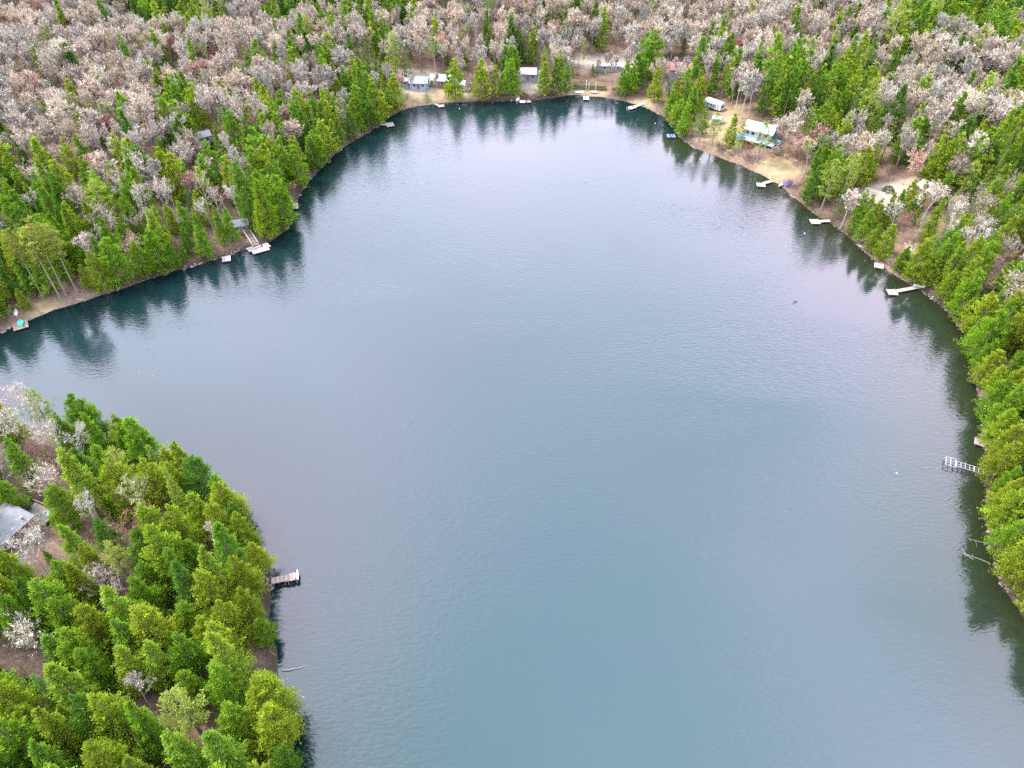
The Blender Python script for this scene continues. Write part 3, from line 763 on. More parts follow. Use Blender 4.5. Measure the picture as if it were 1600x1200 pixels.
# ------------------------------------------------------------------ landmarks for telling trees apart
LAND = [('the raft with the green boat', 32, 507), ('the bare brown bank', 95, 470), ('the square white raft', 353, 404), ('the big deck with stairs', 403, 385), ('the pale raft at the point', 462, 322),
        ('the crooked grey dock', 608, 194), ('the light blue roofs', 672, 130), ('the small pinkish dock', 688, 165), ('the white lakeside house', 828, 117), ('the white and red docks', 822, 158),
        ('the clipped hedge', 920, 133), ('the square white swim raft', 916, 153), ('the dock with the white boat', 990, 166), ('the faded red roof', 1062, 113), ('the white trailer', 1115, 165),
        ('the little blue shed', 1119, 192), ('the dark blue raft', 1048, 212), ('the white-roofed house', 1185, 208), ('the blue tarp on the shore', 1231, 287), ('the dock below the yellow lawn', 1192, 288),
        ('the pale tan roof', 1368, 318), ('the round green bush', 1387, 297), ('the pinkish roof in the trees', 1450, 303), ('the short platform dock', 1282, 346), ('the square end-on dock', 1372, 414),
        ('the long plank dock', 1412, 455), ('the brown stub dock', 1530, 688), ('the white frame dock', 1500, 724), ('the sunken log', 1530, 868), ('the blue-grey roof', 25, 826), ('the brown clearing', 25, 1018),
        ('the plank dock on the headland', 445, 903), ('the grey cottage in the wood', 320, 218), ('the boathouse above the deck', 376, 356), ('the white shed in the cedars', 285, 351),
        ("the photo's top left corner", 0, 0), ("the photo's top right corner", 1600, 0), ("the photo's bottom left corner", 0, 1200), ("the middle of the photo's top edge", 800, 0),
        ("the top edge a quarter across", 400, 0), ("the top edge three quarters across", 1200, 0), ("the left edge above the lake", 0, 250), ("the right edge a quarter down", 1600, 300),
        ("the middle of the photo's right edge", 1600, 600), ('the headland tip', 350, 740), ('the left edge of the headland', 0, 640), ('the lowest cedar on the right', 1590, 960),
        ("the top edge an eighth across", 200, 0), ("the top edge three eighths across", 600, 0), ("the top edge five eighths across", 1000, 0), ("the top edge seven eighths across", 1400, 0),
        ("the left edge an eighth down", 0, 130), ("the right edge an eighth down", 1600, 150), ("the right edge three eighths down", 1600, 450), ("the cove where the far shore bends", 612, 180),
        ("the left shore's inner bend", 470, 300), ("the bottom edge of the headland", 250, 1200), ("the headland's water edge", 440, 1050)]
ORD = ['nearest', 'second nearest', 'third nearest', 'fourth nearest', 'fifth nearest', 'sixth nearest', 'seventh nearest', 'eighth nearest', 'ninth nearest', 'tenth nearest', 'eleventh nearest', 'twelfth nearest']
def tree_labels():
    cls = {}
    for t in trees:
        if t['thing']: cls.setdefault((t['kind'], TONES[t['kind']][t['tone']][0]), []).append(t)
    for (k, tone), L_ in cls.items():
        P = np.array([t['px'] for t in L_])
        D = np.stack([np.hypot(P[:, 0] - a, P[:, 1] - b) for _, a, b in LAND], 1)
        rank = D.argsort(0).argsort(0)
        for i, t in enumerate(L_):
            if t['label']: continue
            score = rank[i] + D[i] / 400.0
            j = int(score.argmin())
            if rank[i, j] < len(ORD):
                t['label'] = f"{tone} {NOUN[k]}, the one {ORD[rank[i, j]]} {LAND[j][0]}"
            else:
                t['label'] = f"{tone} {NOUN[k]} deep in the wood, {'high above' if t['px'][1] < 150 else 'behind'} {LAND[int(D[i].argmin())][0]}"
tree_labels()

# ------------------------------------------------------------------ build the trees
mass = {'leaf': [], 'twig': []}
for t in trees:
    hi = t['dep'] < 185 and t['thing']
    v = random.choice(KINDS[t['kind']]['hi' if hi else 'lo'])
    s = t['H'] / v.H
    wx = random.uniform(.88, 1.14) * (1.16 if t['kind'] in ('cedar_tree', 'hemlock_tree') and float(sd_at(t['x'], t['y'])) < 1.6 else 1)
    base = np.array(TONES[t['kind']][t['tone']][1]); jit = np.array([random.uniform(.86, 1.16) * (1 + random.uniform(-.06, .06)) for _ in range(1)] * 3) * np.array([random.uniform(.92, 1.08), 1, 1])
    c = base * jit
    if t['thing']:
        finish(v)
        big = t['size'] * .64 > 26 and t['n'] >= 12
        sclv = (s * wx, s * wx, s)
        if big:
            o = empty(t['kind'], (t['x'], t['y'], t['z']), t['rz'], t['label'], NOUN[t['kind']].split()[-1] if t['kind'] != 'pine_tree' else 'pine', GROUPS[t['kind']])
            o.scale = sclv
            link('trunk', v.trunk_me, o)
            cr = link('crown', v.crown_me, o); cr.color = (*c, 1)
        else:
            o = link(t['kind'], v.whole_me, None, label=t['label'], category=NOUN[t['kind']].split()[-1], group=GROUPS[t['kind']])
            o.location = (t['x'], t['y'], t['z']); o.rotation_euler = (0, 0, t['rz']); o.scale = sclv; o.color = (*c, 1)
    else:
        mass[v.leaf].append((v, t, s, wx, c))
for key, nm, lab, cat_ in (('leaf', 'evergreen_wood', 'evergreens too deep in the wood to tell apart, between and behind the nearer trees', 'evergreen wood'),
                           ('twig', 'leafless_wood', 'tan leafless wood covering the hillsides behind the nearer bare trees', 'leafless wood')):
    Vs, Fs, mi, tips, cols, off = [], [], [], [], [], 0
    for (v, t, s, wx, c) in mass[key]:
        ca, sa = math.cos(t['rz']), math.sin(t['rz'])
        RM = np.array([[ca * s * wx, -sa * s * wx, 0], [sa * s * wx, ca * s * wx, 0], [0, 0, s]])
        for part, (V, F) in enumerate(((v.tr[0], v.tr[1]), (v.cr[0], v.cr[1]))):
            Vs.append(V @ RM.T + np.array([t['x'], t['y'], t['z']])); Fs.append(F + off); off += len(V)
            mi.append(np.full(len(F), part)); tips.append(np.zeros(len(V)) if part == 0 else v.cr[2]); cols.append(np.tile(np.r_[c, 1.0], (len(V), 1)))
    if not Vs: continue
    me = mk(nm, np.concatenate(Vs), np.concatenate(Fs), [M['bark_brown' if key == 'leaf' else 'bark_grey'], M[key + '_mass']], np.concatenate(mi), tip=np.concatenate(tips))
    a = me.attributes.new('tint', 'FLOAT_COLOR', 'POINT'); a.data.foreach_set('color', np.concatenate(cols).astype(np.float32).ravel())
    link(nm, me, None, label=lab, category=cat_, kind='stuff')
    print('MASS', nm, len(mass[key]), len(me.polygons))

# ------------------------------------------------------------------ ground and water
def axis(lo, hi, step, far, grow=1.25):
    a = list(np.arange(lo, hi + .01, step)); s = step; b = a[-1]
    while b < far: s *= grow; b += s; a.append(b)
    s = step; b = lo; pre = []
    while b > -far: s *= grow; b -= s; pre.append(b)
    return np.array(pre[::-1] + a)
ax, ay = axis(-330, 330, 1.7, 4000), axis(10, 460, 1.7, 4000)
AX, AY = np.meshgrid(ax, ay)
HZ = height(AX.ravel(), AY.ravel())
nx, ny = len(ax), len(ay)
idx = np.arange(nx * ny).reshape(ny, nx)
F = np.stack([idx[:-1, :-1], idx[:-1, 1:], idx[1:, 1:], idx[1:, :-1]], -1).reshape(-1, 4)
gme = mk('ground', np.stack([AX.ravel(), AY.ravel(), HZ], 1), F, [ground_mat()], smooth=True)
GP = proj(np.stack([AX.ravel(), AY.ravel(), HZ], 1))
grass = np.zeros(nx * ny); pale = np.zeros(nx * ny); SDv = sd_at(AX.ravel(), AY.ravel())
def blobat(arr, x, y, rx, ry, v=1.0):                # soft patch of another ground cover, placed on the ground in metres
    d = np.hypot((AX.ravel() - x) / rx, (AY.ravel() - y) / ry) + .25 * np.sin(AX.ravel() * .9 + 1.3 * np.sin(AY.ravel() * .7)) * .5
    arr[:] = np.maximum(arr, v * np.clip((1.15 - d) / .4, 0, 1))
for (px, py, rx, ry) in [(1212, 265, 7, 7), (1120, 183, 9, 7), (1140, 215, 8, 7), (660, 148, 12, 6), (690, 146, 10, 6), (828, 132, 5, 9), (915, 143, 9, 4), (1400, 300, 8, 4), (1395, 312, 9, 4), (80, 485, 6, 3), (1110, 192, 9, 6), (725, 146, 6, 5), (1003, 163, 5, 4)]:
    p = GT(px, py); blobat(grass, p[0], p[1], rx, ry, .7)
for (px, py, rx, ry) in [(1372, 296, 11, 2.2), (1365, 300, 5, 4), (1425, 297, 9, 1.6), (635, 140, 9, 4), (950, 97, 16, 6), (990, 100, 9, 7), (655, 122, 14, 5), (828, 138, 4, 6)]:
    p = GT(px, py); blobat(pale, p[0], p[1], rx, ry, .9)
shore = np.clip(1 - np.abs(SDv - .7) / 1.1, 0, 1) * (.45 + .4 * np.sin(AX.ravel() * .31) * np.sin(AY.ravel() * .23 + 1)) * (AY.ravel() > 90)
pale = np.maximum(pale, shore * .3)
wet = np.clip((2.6 - SDv) / 1.6, 0, 1) * np.clip(.9 + .35 * np.sin(AX.ravel() * .17 + 1) * np.sin(AY.ravel() * .13), .3, 1)
for (px, py, r_) in [(95, 474, 14), (1205, 275, 12), (660, 160, 12), (920, 148, 9), (1005, 165, 8), (1130, 246, 9), (1375, 408, 5), (1400, 430, 5)]:
    p = GT(px, py); wet *= np.clip(np.hypot(AX.ravel() - p[0], AY.ravel() - p[1]) / r_ - .4, .15, 1)
for nm, arr in (('grass', grass), ('pale', pale), ('wet', wet)):
    a = gme.attributes.new(nm, 'FLOAT', 'POINT'); a.data.foreach_set('value', arr.astype(np.float32))
link('ground', gme, None, kind='structure', label='brown leaf-strewn forest floor rising from the lake')

wx_, wy_ = axis(-200, 130, 3.0, 900), axis(-60, 270, 3.0, 700)
WX, WY = np.meshgrid(wx_, wy_); wsd = sd_at(WX.ravel(), WY.ravel())
n2 = len(wx_); idx = np.arange(WX.size).reshape(WX.shape)
F = np.stack([idx[:-1, :-1], idx[:-1, 1:], idx[1:, 1:], idx[1:, :-1]], -1).reshape(-1, 4)
c = np.array([idx for idx in range(len(F)) if wsd[F[idx]].min() < 6])
F = F[c]
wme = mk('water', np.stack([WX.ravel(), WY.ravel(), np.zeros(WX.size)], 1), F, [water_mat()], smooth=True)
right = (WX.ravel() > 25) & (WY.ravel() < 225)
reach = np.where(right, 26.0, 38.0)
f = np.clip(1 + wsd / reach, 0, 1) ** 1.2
sh = np.zeros((WX.size, 4)); sh[:, :3] = np.where(right[:, None], (.010, .012, .003), (.0008, .006, .007)); sh[:, 3] = f * .9  # olive shallows on the right, elsewhere dark tree reflections painted into the colour
a = wme.attributes.new('shallow_reflection', 'FLOAT_COLOR', 'POINT'); a.data.foreach_set('color', sh.astype(np.float32).ravel())
calm = .6 + .4 * np.clip(-wsd / 45, 0, 1)
calm = np.where(WY.ravel() < 100, np.maximum(calm, .8), calm)
a = wme.attributes.new('calm', 'FLOAT', 'POINT'); a.data.foreach_set('value', calm.astype(np.float32))
link('water', wme, None, kind='structure', label='calm blue-grey lake water')

#@@OBJECTS
# ------------------------------------------------------------------ docks, boats, houses
class Loc(MB):
    """geometry given in the thing's own metres: x along it, y across"""
def frame_of(a, b):
    a, b = np.asarray(a, float), np.asarray(b, float); d = (b - a)[:2]; L_ = float(np.hypot(*d)); rz = math.atan2(d[1], d[0])
    return (a + b) / 2, rz, L_

def deck_planks(mb, x0, x1, y0, y1, z, pw=.28, nm=2, along=False):
    g = np.random.default_rng(int(abs(x0 * 97 + y1 * 31 + z * 11) * 10) + 3)
    a, b = (y0, y1) if along else (x0, x1)
    n = max(2, int(round((b - a) / pw))); s = (b - a) / n
    for i in range(n):
        p, q = a + i * s + .012, a + (i + 1) * s - .012
        e = g.uniform(-.03, .03); dz = g.uniform(-.006, .006); m = int(g.integers(0, nm))
        if along: mb.box(x0 + e, x1 + e, p, q, z - .05 + dz, z + dz, m)
        else: mb.box(p, q, y0 + e, y1 + e, z - .05 + dz, z + dz, m)

def dock(name, label, segs, mats=('wood', 'wood_pale'), legs='post', z=.45, group='docks and rafts round the lake', category='dock', extra=None):
    """segs: (part name, pixel a, pixel b, width, plank direction). The first gives the dock its place and heading."""
    A, B = G(*segs[0][1], z), G(*segs[0][2], z)
    ctr, rz, _ = frame_of(A, B)
    root = empty(name, (ctr[0], ctr[1], 0), rz, label, category, group)
    ca, sa = math.cos(-rz), math.sin(-rz)
    def loc(px):
        p = G(*px, z) - np.array([ctr[0], ctr[1], 0]); return np.array([p[0] * ca - p[1] * sa, p[0] * sa + p[1] * ca])
    for k, (pn, a, b, w) in enumerate(segs):
        p, q = loc(a), loc(b); m, r_, L_ = frame_of(p, q)
        piv = empty(pn, (0, 0, 0)); bpy.data.objects.remove(piv)
        top = MB(); deck_planks(top, -L_ / 2, L_ / 2, -w / 2, w / 2, z + .012 * k)
        d = top.build(pn, [M[mats[0]], M[mats[1]]], root); d.location = (m[0], m[1], 0); d.rotation_euler = (0, 0, r_)
        fr = MB()
        for s in (-1, 1): fr.box(-L_ / 2 + .02, L_ / 2 - .02, s * (w / 2 - .08) - .05, s * (w / 2 - .08) + .05, z - .24, z - .062)
        for x in np.linspace(-L_ / 2 + .08, L_ / 2 - .08, max(2, int(L_ / 1.4) + 1)): fr.box(x - .04, x + .04, -w / 2 + .14, w / 2 - .14, z - .22, z - .066)
        f = fr.build('frame', M['wood_dark'], d)
        for x in (-L_ / 2 + .25, L_ / 2 - .25):
            for s in (-1, 1):
                c = MB()
                if legs == 'post':
                    c.tube([(x, s * (w / 2 + .03), -1.2), (x, s * (w / 2 + .03), z + (.35 if k == 0 else .02))], [.06, .06], 7)
                    c.build('post', M['wood_brown'], d)
                else:
                    if s > 0: continue
                    c.tube([(x, -w / 2 + .1, z - .36), (x, w / 2 - .1, z - .36)], [.24, .24], 9); c.build('float', M['float'], d)
    return root, rz, loc

RAFT = 'swimming rafts on the lake'
dock('floating_raft', 'grey square raft under a mint green boat off the left bank', [('deck', (20, 511.5), (43.5, 504.5), 3.0)], ('wood', 'wood_brown'), 'float', category='raft', group=RAFT)
dock('floating_raft', 'small square whitish raft beside the left cedar shore', [('deck', (347, 405), (360, 403), 2.4)], ('wood_pale', 'white'), 'float', category='raft', group=RAFT)
dock('shore_deck', 'large L-shaped pale wooden deck at the foot of the stairs', [('deck', (393.5, 394), (420, 386.5), 2.1), ('side_deck', (413, 380.5), (419, 386), 1.5), ('side_deck', (388.5, 386.5), (394, 392), 1.5), ('bench_deck', (395, 388), (408, 384), .8)], ('wood_pale', 'wood_pale'), 'post', group='docks along the left shore', category='deck')
dock('floating_raft', 'pinkish pale raft under the bare tree at the left point', [('deck', (457.5, 322), (466, 321), 3.0)], ('wood_pale', 'wood'), 'float', category='raft', group=RAFT)
dock('platform_dock', 'crooked grey dock with square end at the left cove', [('deck', (603, 195.3), (615, 193.5), 3.0), ('walkway', (593, 194), (603, 194.6), 1.1)])
dock('platform_dock', 'small pinkish dock in front of the light blue roofs', [('deck', (684, 165.6), (694, 164.6), 1.9), ('walkway', (679, 162), (685, 164.5), .9)], ('wood_pale', 'wood'))
dock('platform_dock', 'short white dock below the white lakeside house', [('deck', (812, 158.5), (821, 158.5), 1.9)], ('white', 'wood_pale'))
dock('platform_dock', 'short faded red dock touching the short white one', [('deck', (822.5, 158.7), (829.5, 158), 1.7)], ('pink_red', 'wood_pale'))
dock('floating_raft', 'square bright white swim raft off the hedge lawn', [('deck', (911.5, 153), (920, 153), 3.0)], ('white', 'white'), 'float', category='raft', group=RAFT)
dock('platform_dock', 'pale dock with a white boat tied at its end', [('deck', (983, 169.5), (993, 166), 1.9), ('walkway', (992.5, 166), (1011, 159.5), 1.2)], ('wood_pale', 'white'))
dock('floating_raft', 'dark blue-grey raft off the point with pines', [('deck', (1042, 212), (1055, 212), 2.4)], ('roof_grey', 'navy'), 'float', category='raft', group=RAFT)
dock('platform_dock', 'grey dock with short walkway below the yellow lawn', [('deck', (1182, 288), (1196, 289), 2.3), ('walkway', (1193, 286), (1206, 282.5), 1.2)])
dock('platform_dock', 'pale platform dock with straight walkway below the tan roof', [('deck', (1266, 346), (1281, 346), 2.3), ('walkway', (1281, 345.6), (1297, 344.6), 1.1)], ('wood_pale', 'wood_pale'))
dock('platform_dock', 'square end-on dock without walkway below the round tan shrub', [('deck', (1366, 413.5), (1381, 416.5), 2.3)], ('wood', 'wood_pale'))
dock('platform_dock', 'long narrow plank dock with L-shaped end on the right shore', [('deck', (1386.5, 456), (1402, 456.5), 2.2), ('walkway', (1399, 455), (1436, 448), 1.1)])
dock('stub_dock', 'brown stub dock sticking out from under the cedars', [('deck', (1522.5, 688), (1540, 693.5), 1.9)], ('wood_brown', 'wood'))
dock('stub_dock', 'dark short dock half hidden behind the brown stub dock', [('deck', (1534, 675), (1545, 679), 1.6)], ('wood_brown', 'wood_brown'))
hd, hrz, hloc = dock('plank_dock', 'narrow brown plank dock on the near headland with pale end board', [('deck', (447, 903), (465, 899), 1.35), ('walkway', (424, 907.5), (447.5, 903), 1.1)], ('wood', 'wood_brown'), 'post', .9)
eb = MB(); eb.box(.82, .98, -.78, .98, .75, 1.02); o = eb.build('end_board', M['white'], hd)

# bare frame dock of pale pipes
def frame_dock():
    a, b, e = G(1478, 719.5, .7), G(1493, 724, .7), G(1550, 738.5, .7)
    ctr, rz, L_ = frame_of(a, b); w = 2.1
    root = empty('frame_dock', (ctr[0], ctr[1], 0), rz, 'pale skeleton dock of bare pipe frames with no boards', 'dock', 'docks and rafts round the lake')
    f = MB(); z = .7; h = L_ / 2
    for y in (-w / 2, w / 2): f.bar((-h, y, z), (h, y, z), .09, .12)
    for x in (-h, 0, h): f.bar((x, -w / 2, z), (x, w / 2, z), .09, .10)
    f.build('platform_frame', M['alu'], root)
    for y in (-w / 6, w / 6): MB().bar((-h, y, z - .03), (h, y, z - .03), .06).build('slat', M['alu'], root)
    d = e - b; LL = float(np.hypot(d[0], d[1])); x1 = h + LL
    rw = .62
    for y in (-rw, rw): MB().bar((h, y, z), (x1, y, z), .07, .12).build('rail', M['alu'], root)
    for k, x in enumerate(np.linspace(h + .15, x1, 9)): MB().bar((x, -rw, z - .01), (x, rw, z - .01), .08 if k != 4 else .22, .10).build('crossbar', M['alu'], root)
    MB().bar((h, 0, z - .03), (x1, 0, z - .03), .05).build('centre_bar', M['alu'], root)
    for x, ys in ((-h, w / 2), (h, w / 2), (h + LL * .5, rw), (x1 - .4, rw)):
        for s in (-1, 1): MB().tube([(x, s * ys, -1.5), (x, s * ys, z + .12)], [.04, .04], 6).build('leg', M['alu'], root)
frame_dock()

def boat(name, label, p, rz, L_, W, D, mat, category, inside='wood_pale', flip=False, seats=2, group=None, z=None, pointed=2):
    root = empty(name, (p[0], p[1], p[2] if z is None else z), rz, label, category, group)
    n = 11; V = []; F = []
    for i in range(n):
        t = i / (n - 1) * 2 - 1
        ww = W / 2 * (1 - abs(t) ** 2.4) ** .6 if pointed == 2 else W / 2 * (1 - max(t, 0) ** 2.2) ** .6 * (.86 + .14 * min(1, 1 + t))
        ww = max(ww, .03); rise = .18 * D * max(0, abs(t) - .4) * (2 if pointed == 2 else (2 if t > 0 else 0))
        for (y, zz) in ((-ww, D + rise), (-ww * .85, D * .4), (-ww * .4, 0.02), (ww * .4, 0.02), (ww * .85, D * .4), (ww, D + rise),
                        (ww * .88, D + rise), (ww * .72, D * .45), (ww * .3, .09), (-ww * .3, .09), (-ww * .72, D * .45), (-ww * .88, D + rise)):
            V.append((t * L_ / 2, y, (D * 1.05 - zz) if flip else zz))
    for i in range(n - 1):
        for k in range(12): F.append([i * 12 + k, (i + 1) * 12 + k, (i + 1) * 12 + (k + 1) % 12, i * 12 + (k + 1) % 12])
    F.append(list(range(12))); F.append([(n - 1) * 12 + k for k in range(12)][::-1])
    link('hull', mk('hull', V, F, [M[mat]], smooth=False), root)
    for k in range(seats if not flip else 0):
        x = (k - (seats - 1) / 2) * L_ * .28
        MB().box(x - .12, x + .12, -W * .36, W * .36, D * .62, D * .70).build('seat', M[inside], root)
    if flip: MB().bar((-L_ * .42, 0, D * 1.06), (L_ * .42, 0, D * 1.06), .05).build('keel', M[inside], root)
    return root
p = G(33, 506.5, .48); boat('rowing_boat', 'mint green boat lying on the grey raft', (p[0], p[1], .47), R(120), 2.5, 1.15, .40, 'teal', 'boat', 'teal')
p = GT(25, 489); boat('rowing_boat', 'whitish boat pulled up between cedars behind the grey raft', p, R(115), 2.6, .9, .4, 'white', 'boat', flip=True)
p = G(987.5, 169.6, .1); mb_ = boat('motor_boat', 'small white motor boat tied to the far dock', (p[0], p[1], -.12), R(25), 3.8, 1.6, .75, 'white', 'boat', 'pink_red', pointed=1)
MB().box(.35, .42, -.55, .55, .70, 1.05).build('windscreen', M['glass'], mb_); MB().box(-2.05, -1.8, -.2, .2, .3, 1.0).build('outboard_motor', M['black'], mb_)
p = GT(809, 155.5); boat('rowing_boat', 'white boat drawn up on shore left of the short white dock', p, R(75), 3.2, 1.3, .5, 'white', 'boat', flip=True)
p = GT(906, 144.5); boat('rowing_boat', 'upturned white boat on the lawn left of the swim raft', p, R(8), 3.4, 1.3, .5, 'white', 'boat', flip=True)
p = GT(928, 145); boat('rowing_boat', 'white boat on the stony bank right of the swim raft', p, R(-6), 3.0, 1.2, .45, 'white', 'boat')
p = GT(1222, 288.5); boat('canoe', 'pinkish white canoe drawn up beside the blue tarp', p, R(48), 4.2, .95, .38, 'white', 'canoe')
p = GT(1437, 447.5); boat('rowing_boat', 'white boat under the cedars at the root of the long plank dock', p, R(-12), 3.0, 1.2, .45, 'white', 'boat', flip=True)
p = GT(1347, 388); boat('rowing_boat', 'small grey boat on the bank between two right shore docks', p + np.array([.6, .6, 0]), R(-25), 2.6, 1.0, .4, 'siding_grey', 'boat', flip=True)

def tarp(label, px, w, h, mat):
    p = GT(*px); root = empty('covered_pile', p, R(15), label, 'tarp')
    g = np.random.default_rng(4); n = 9; V = []; F = []
    for i in range(n):
        for j in range(n):
            u, v = i / (n - 1) * 2 - 1, j / (n - 1) * 2 - 1
            V.append((u * w / 2 * (1 + .06 * g.normal()), v * w / 2 * (1 + .06 * g.normal()), h * max(0, 1 - max(abs(u), abs(v)) ** 3) + .06 * g.normal() * (abs(u) < .9)))
    for i in range(n - 1):
        for j in range(n - 1): F.append([i * n + j, (i + 1) * n + j, (i + 1) * n + j + 1, i * n + j + 1])
    link('sheet', mk('sheet', V, F, [M[mat]], smooth=False), root)
    MB().box(-w * .3, w * .3, -w * .3, w * .3, -.1, h * .6).build('load', M['wood_brown'], root)
tarp('bright blue tarp over a pile on the yellow lawn shore', (1232, 288), 2.3, 1.0, 'navy')
tarp('blue tarp over a pile at the near end of the white-roofed house', (1157, 216), 2.8, 1.3, 'blue_trim')

# floats and logs
def buoy(label, px, r_, mat):
    p = G(*px); root = empty('mooring_buoy', (p[0], p[1], 0), 0, label, 'buoy', 'small floats on the water')
    me = bpy.data.meshes.new('float_ball'); import bmesh
    bm = bmesh.new(); bmesh.ops.create_icosphere(bm, subdivisions=2, radius=r_); bm.to_mesh(me); bm.free(); me.materials.append(M[mat])
    link('float_ball', me, root).location = (0, 0, r_ * .35)
    MB().tube([(0, 0, r_ * 1.2), (0, 0, r_ * 1.8)], [r_ * .22, r_ * .2], 8).build('eye_bolt', M['alu'], root)
buoy('white buoy alone on the open water near the frame dock', (1401, 740), .18, 'white')
buoy('white buoy off the far right cove', (1024, 193), .18, 'white')
buoy('white buoy in the dark reflection below the pines', (1094, 249), .18, 'white')
buoy('white buoy off the short platform dock', (1257, 365), .17, 'white')
buoy('white buoy off the light blue roofs', (718, 170), .17, 'white')
def log(label, a, b, r_, mat, tw=3, cat_='log', za=.05, zb=.12):
    A, B = G(*a, za), G(*b, zb); g = np.random.default_rng(int(a[0]))
    root = empty('sunken_log' if cat_ == 'log' else 'fallen_tree', (*A[:2], 0), 0, label, cat_, 'logs lying in the shallows')
    d = B - A; pts = [d * t + np.r_[g.normal(0, .08, 2), 0] for t in np.linspace(0, 1, 7)]
    for i, q in enumerate(pts): q[2] = za + (zb - za) * i / 6
    m_ = MB(); m_.tube(pts, list(np.linspace(r_ * .5, r_, 7)), 7); m_.build('stem', M[mat], root)
    for k in range(tw):
        q = pts[1 + k]; e = q + np.array([g.normal(0, .9), g.normal(0, .9), g.uniform(.0, .25)])
        MB().tube([q, (q + e) / 2 + .05, e], [r_ * .4, r_ * .3, .015], 5).build('branch', M[mat], root)
log('longest sunken log below the dusky shrub on the right shore', (1505, 865), (1545, 879), .065, 'bark_grey', 2)
log('thin sunken log reaching out above the longest one', (1512, 841), (1546, 850), .055, 'bark_grey', 2)
log('thin drowned branch in the shallows furthest from the right shore', (1500, 857), (1520, 874), .05, 'wood', 1)
log('thin pale pole floating off the near headland', (482, 1041), (438, 1048), .06, 'wood_pale', 0, zb=.3)
log('whitish fallen stem on the edge of the bare left bank', (133, 468), (118, 468), .14, 'wood_pale', 2, za=.5, zb=.9)
log('dead branches hanging in the water below the frame dock', (1530, 812), (1546, 806), .08, 'bark_grey' if False else 'wood', 3, 'fallen tree', .1, .6)

# a loon resting on the lake
def loon():
    p = G(1242, 472); root = None
    rings = [(-.48, .10, .03, .02), (-.38, .10, .12, .07), (-.15, .11, .19, .12), (.10, .11, .18, .12), (.26, .13, .12, .11), (.32, .24, .065, .07), (.345, .36, .055, .06), (.40, .43, .062, .06), (.47, .43, .05, .045), (.53, .42, .018, .016), (.66, .405, .004, .004)]
    V, F, mi = [], [], []
    for x, z, ry, rz_ in rings:
        for k in range(8):
            a = 2 * math.pi * k / 8; V.append((x, ry * math.cos(a), z + rz_ * math.sin(a)))
    for i in range(len(rings) - 1):
        for k in range(8): F.append([i * 8 + k, i * 8 + (k + 1) % 8, (i + 1) * 8 + (k + 1) % 8, (i + 1) * 8 + k]); mi.append(1 if i in (3, 4) and k in (0, 7, 3, 4) else 0)
    F += [list(range(8))[::-1], [(len(rings) - 1) * 8 + k for k in range(8)]]; mi += [0, 0]
    o = link('loon', mk('loon', V, F, [M['black'], M['white']], mi, True), None, label='dark water bird with pale breast resting on open water', category='bird')
    o.location = (p[0], p[1], -.02); o.rotation_euler = (0, 0, R(200)); o.scale = (1.15, 1.15, 1.15)
loon()

# houses
def base_z(p, rz, L_, W):
    zs = [float(height(p[0] + math.cos(rz) * a - math.sin(rz) * b, p[1] + math.sin(rz) * a + math.cos(rz) * b)) for a in (-L_ / 2, 0, L_ / 2) for b in (-W / 2, 0, W / 2)]
    return float(np.mean(zs)) + .25
def wall_box(mb, L_, W, h, low=-1.6): mb.box(-L_ / 2, L_ / 2, -W / 2, W / 2, low, h)
def window(root, x, y, z, w, h, side, fm, name='window'):
    """side: 'f' long side -y, 'b' +y, 'l' end -x, 'r' end +x"""
    f = MB(); t = .07
    def bx(mb, u0, u1, v0, v1, d0, d1):
        if side in 'fb':
            s = -1 if side == 'f' else 1; a, b = sorted((y + s * d0, y + s * d1)); mb.box(x + u0, x + u1, a, b, z + v0, z + v1)
        else:
            s = -1 if side == 'l' else 1; a, b = sorted((x + s * d0, x + s * d1)); mb.box(a, b, y + u0, y + u1, z + v0, z + v1)
    bx(f, -w / 2 - t, w / 2 + t, -t, 0, -.02, .06); bx(f, -w / 2 - t, w / 2 + t, h, h + t, -.02, .06)
    bx(f, -w / 2 - t, -w / 2, 0, h, -.02, .055); bx(f, w / 2, w / 2 + t, 0, h, -.02, .055)
    fo = f.build(name, M[fm], root)
    pn = MB(); bx(pn, -w / 2, w / 2, 0, h, -.02, .02); pn.build('pane', M['glass'], fo)
    return fo
def gable(mb, L_, W, h, rise, ov=.35, th=.14):
    for s in (-1, 1):
        y1 = s * (W / 2 + ov); k = rise / (W / 2); z1 = h - ov * k
        a = [(-L_ / 2 - ov, y1, z1), (L_ / 2 + ov, y1, z1), (L_ / 2 + ov, 0, h + rise), (-L_ / 2 - ov, 0, h + rise)]
        V = [(x, y, z + .03) for x, y, z in a] + [(x, y, z + .03 + th) for x, y, z in a]
        mb.add(V, [[0, 1, 2, 3], [7, 6, 5, 4], [0, 4, 5, 1], [1, 5, 6, 2], [3, 2, 6, 7], [0, 3, 7, 4]] if s > 0 else [[3, 2, 1, 0], [4, 5, 6, 7], [1, 5, 4, 0], [2, 6, 5, 1], [7, 6, 2, 3], [4, 7, 3, 0]])
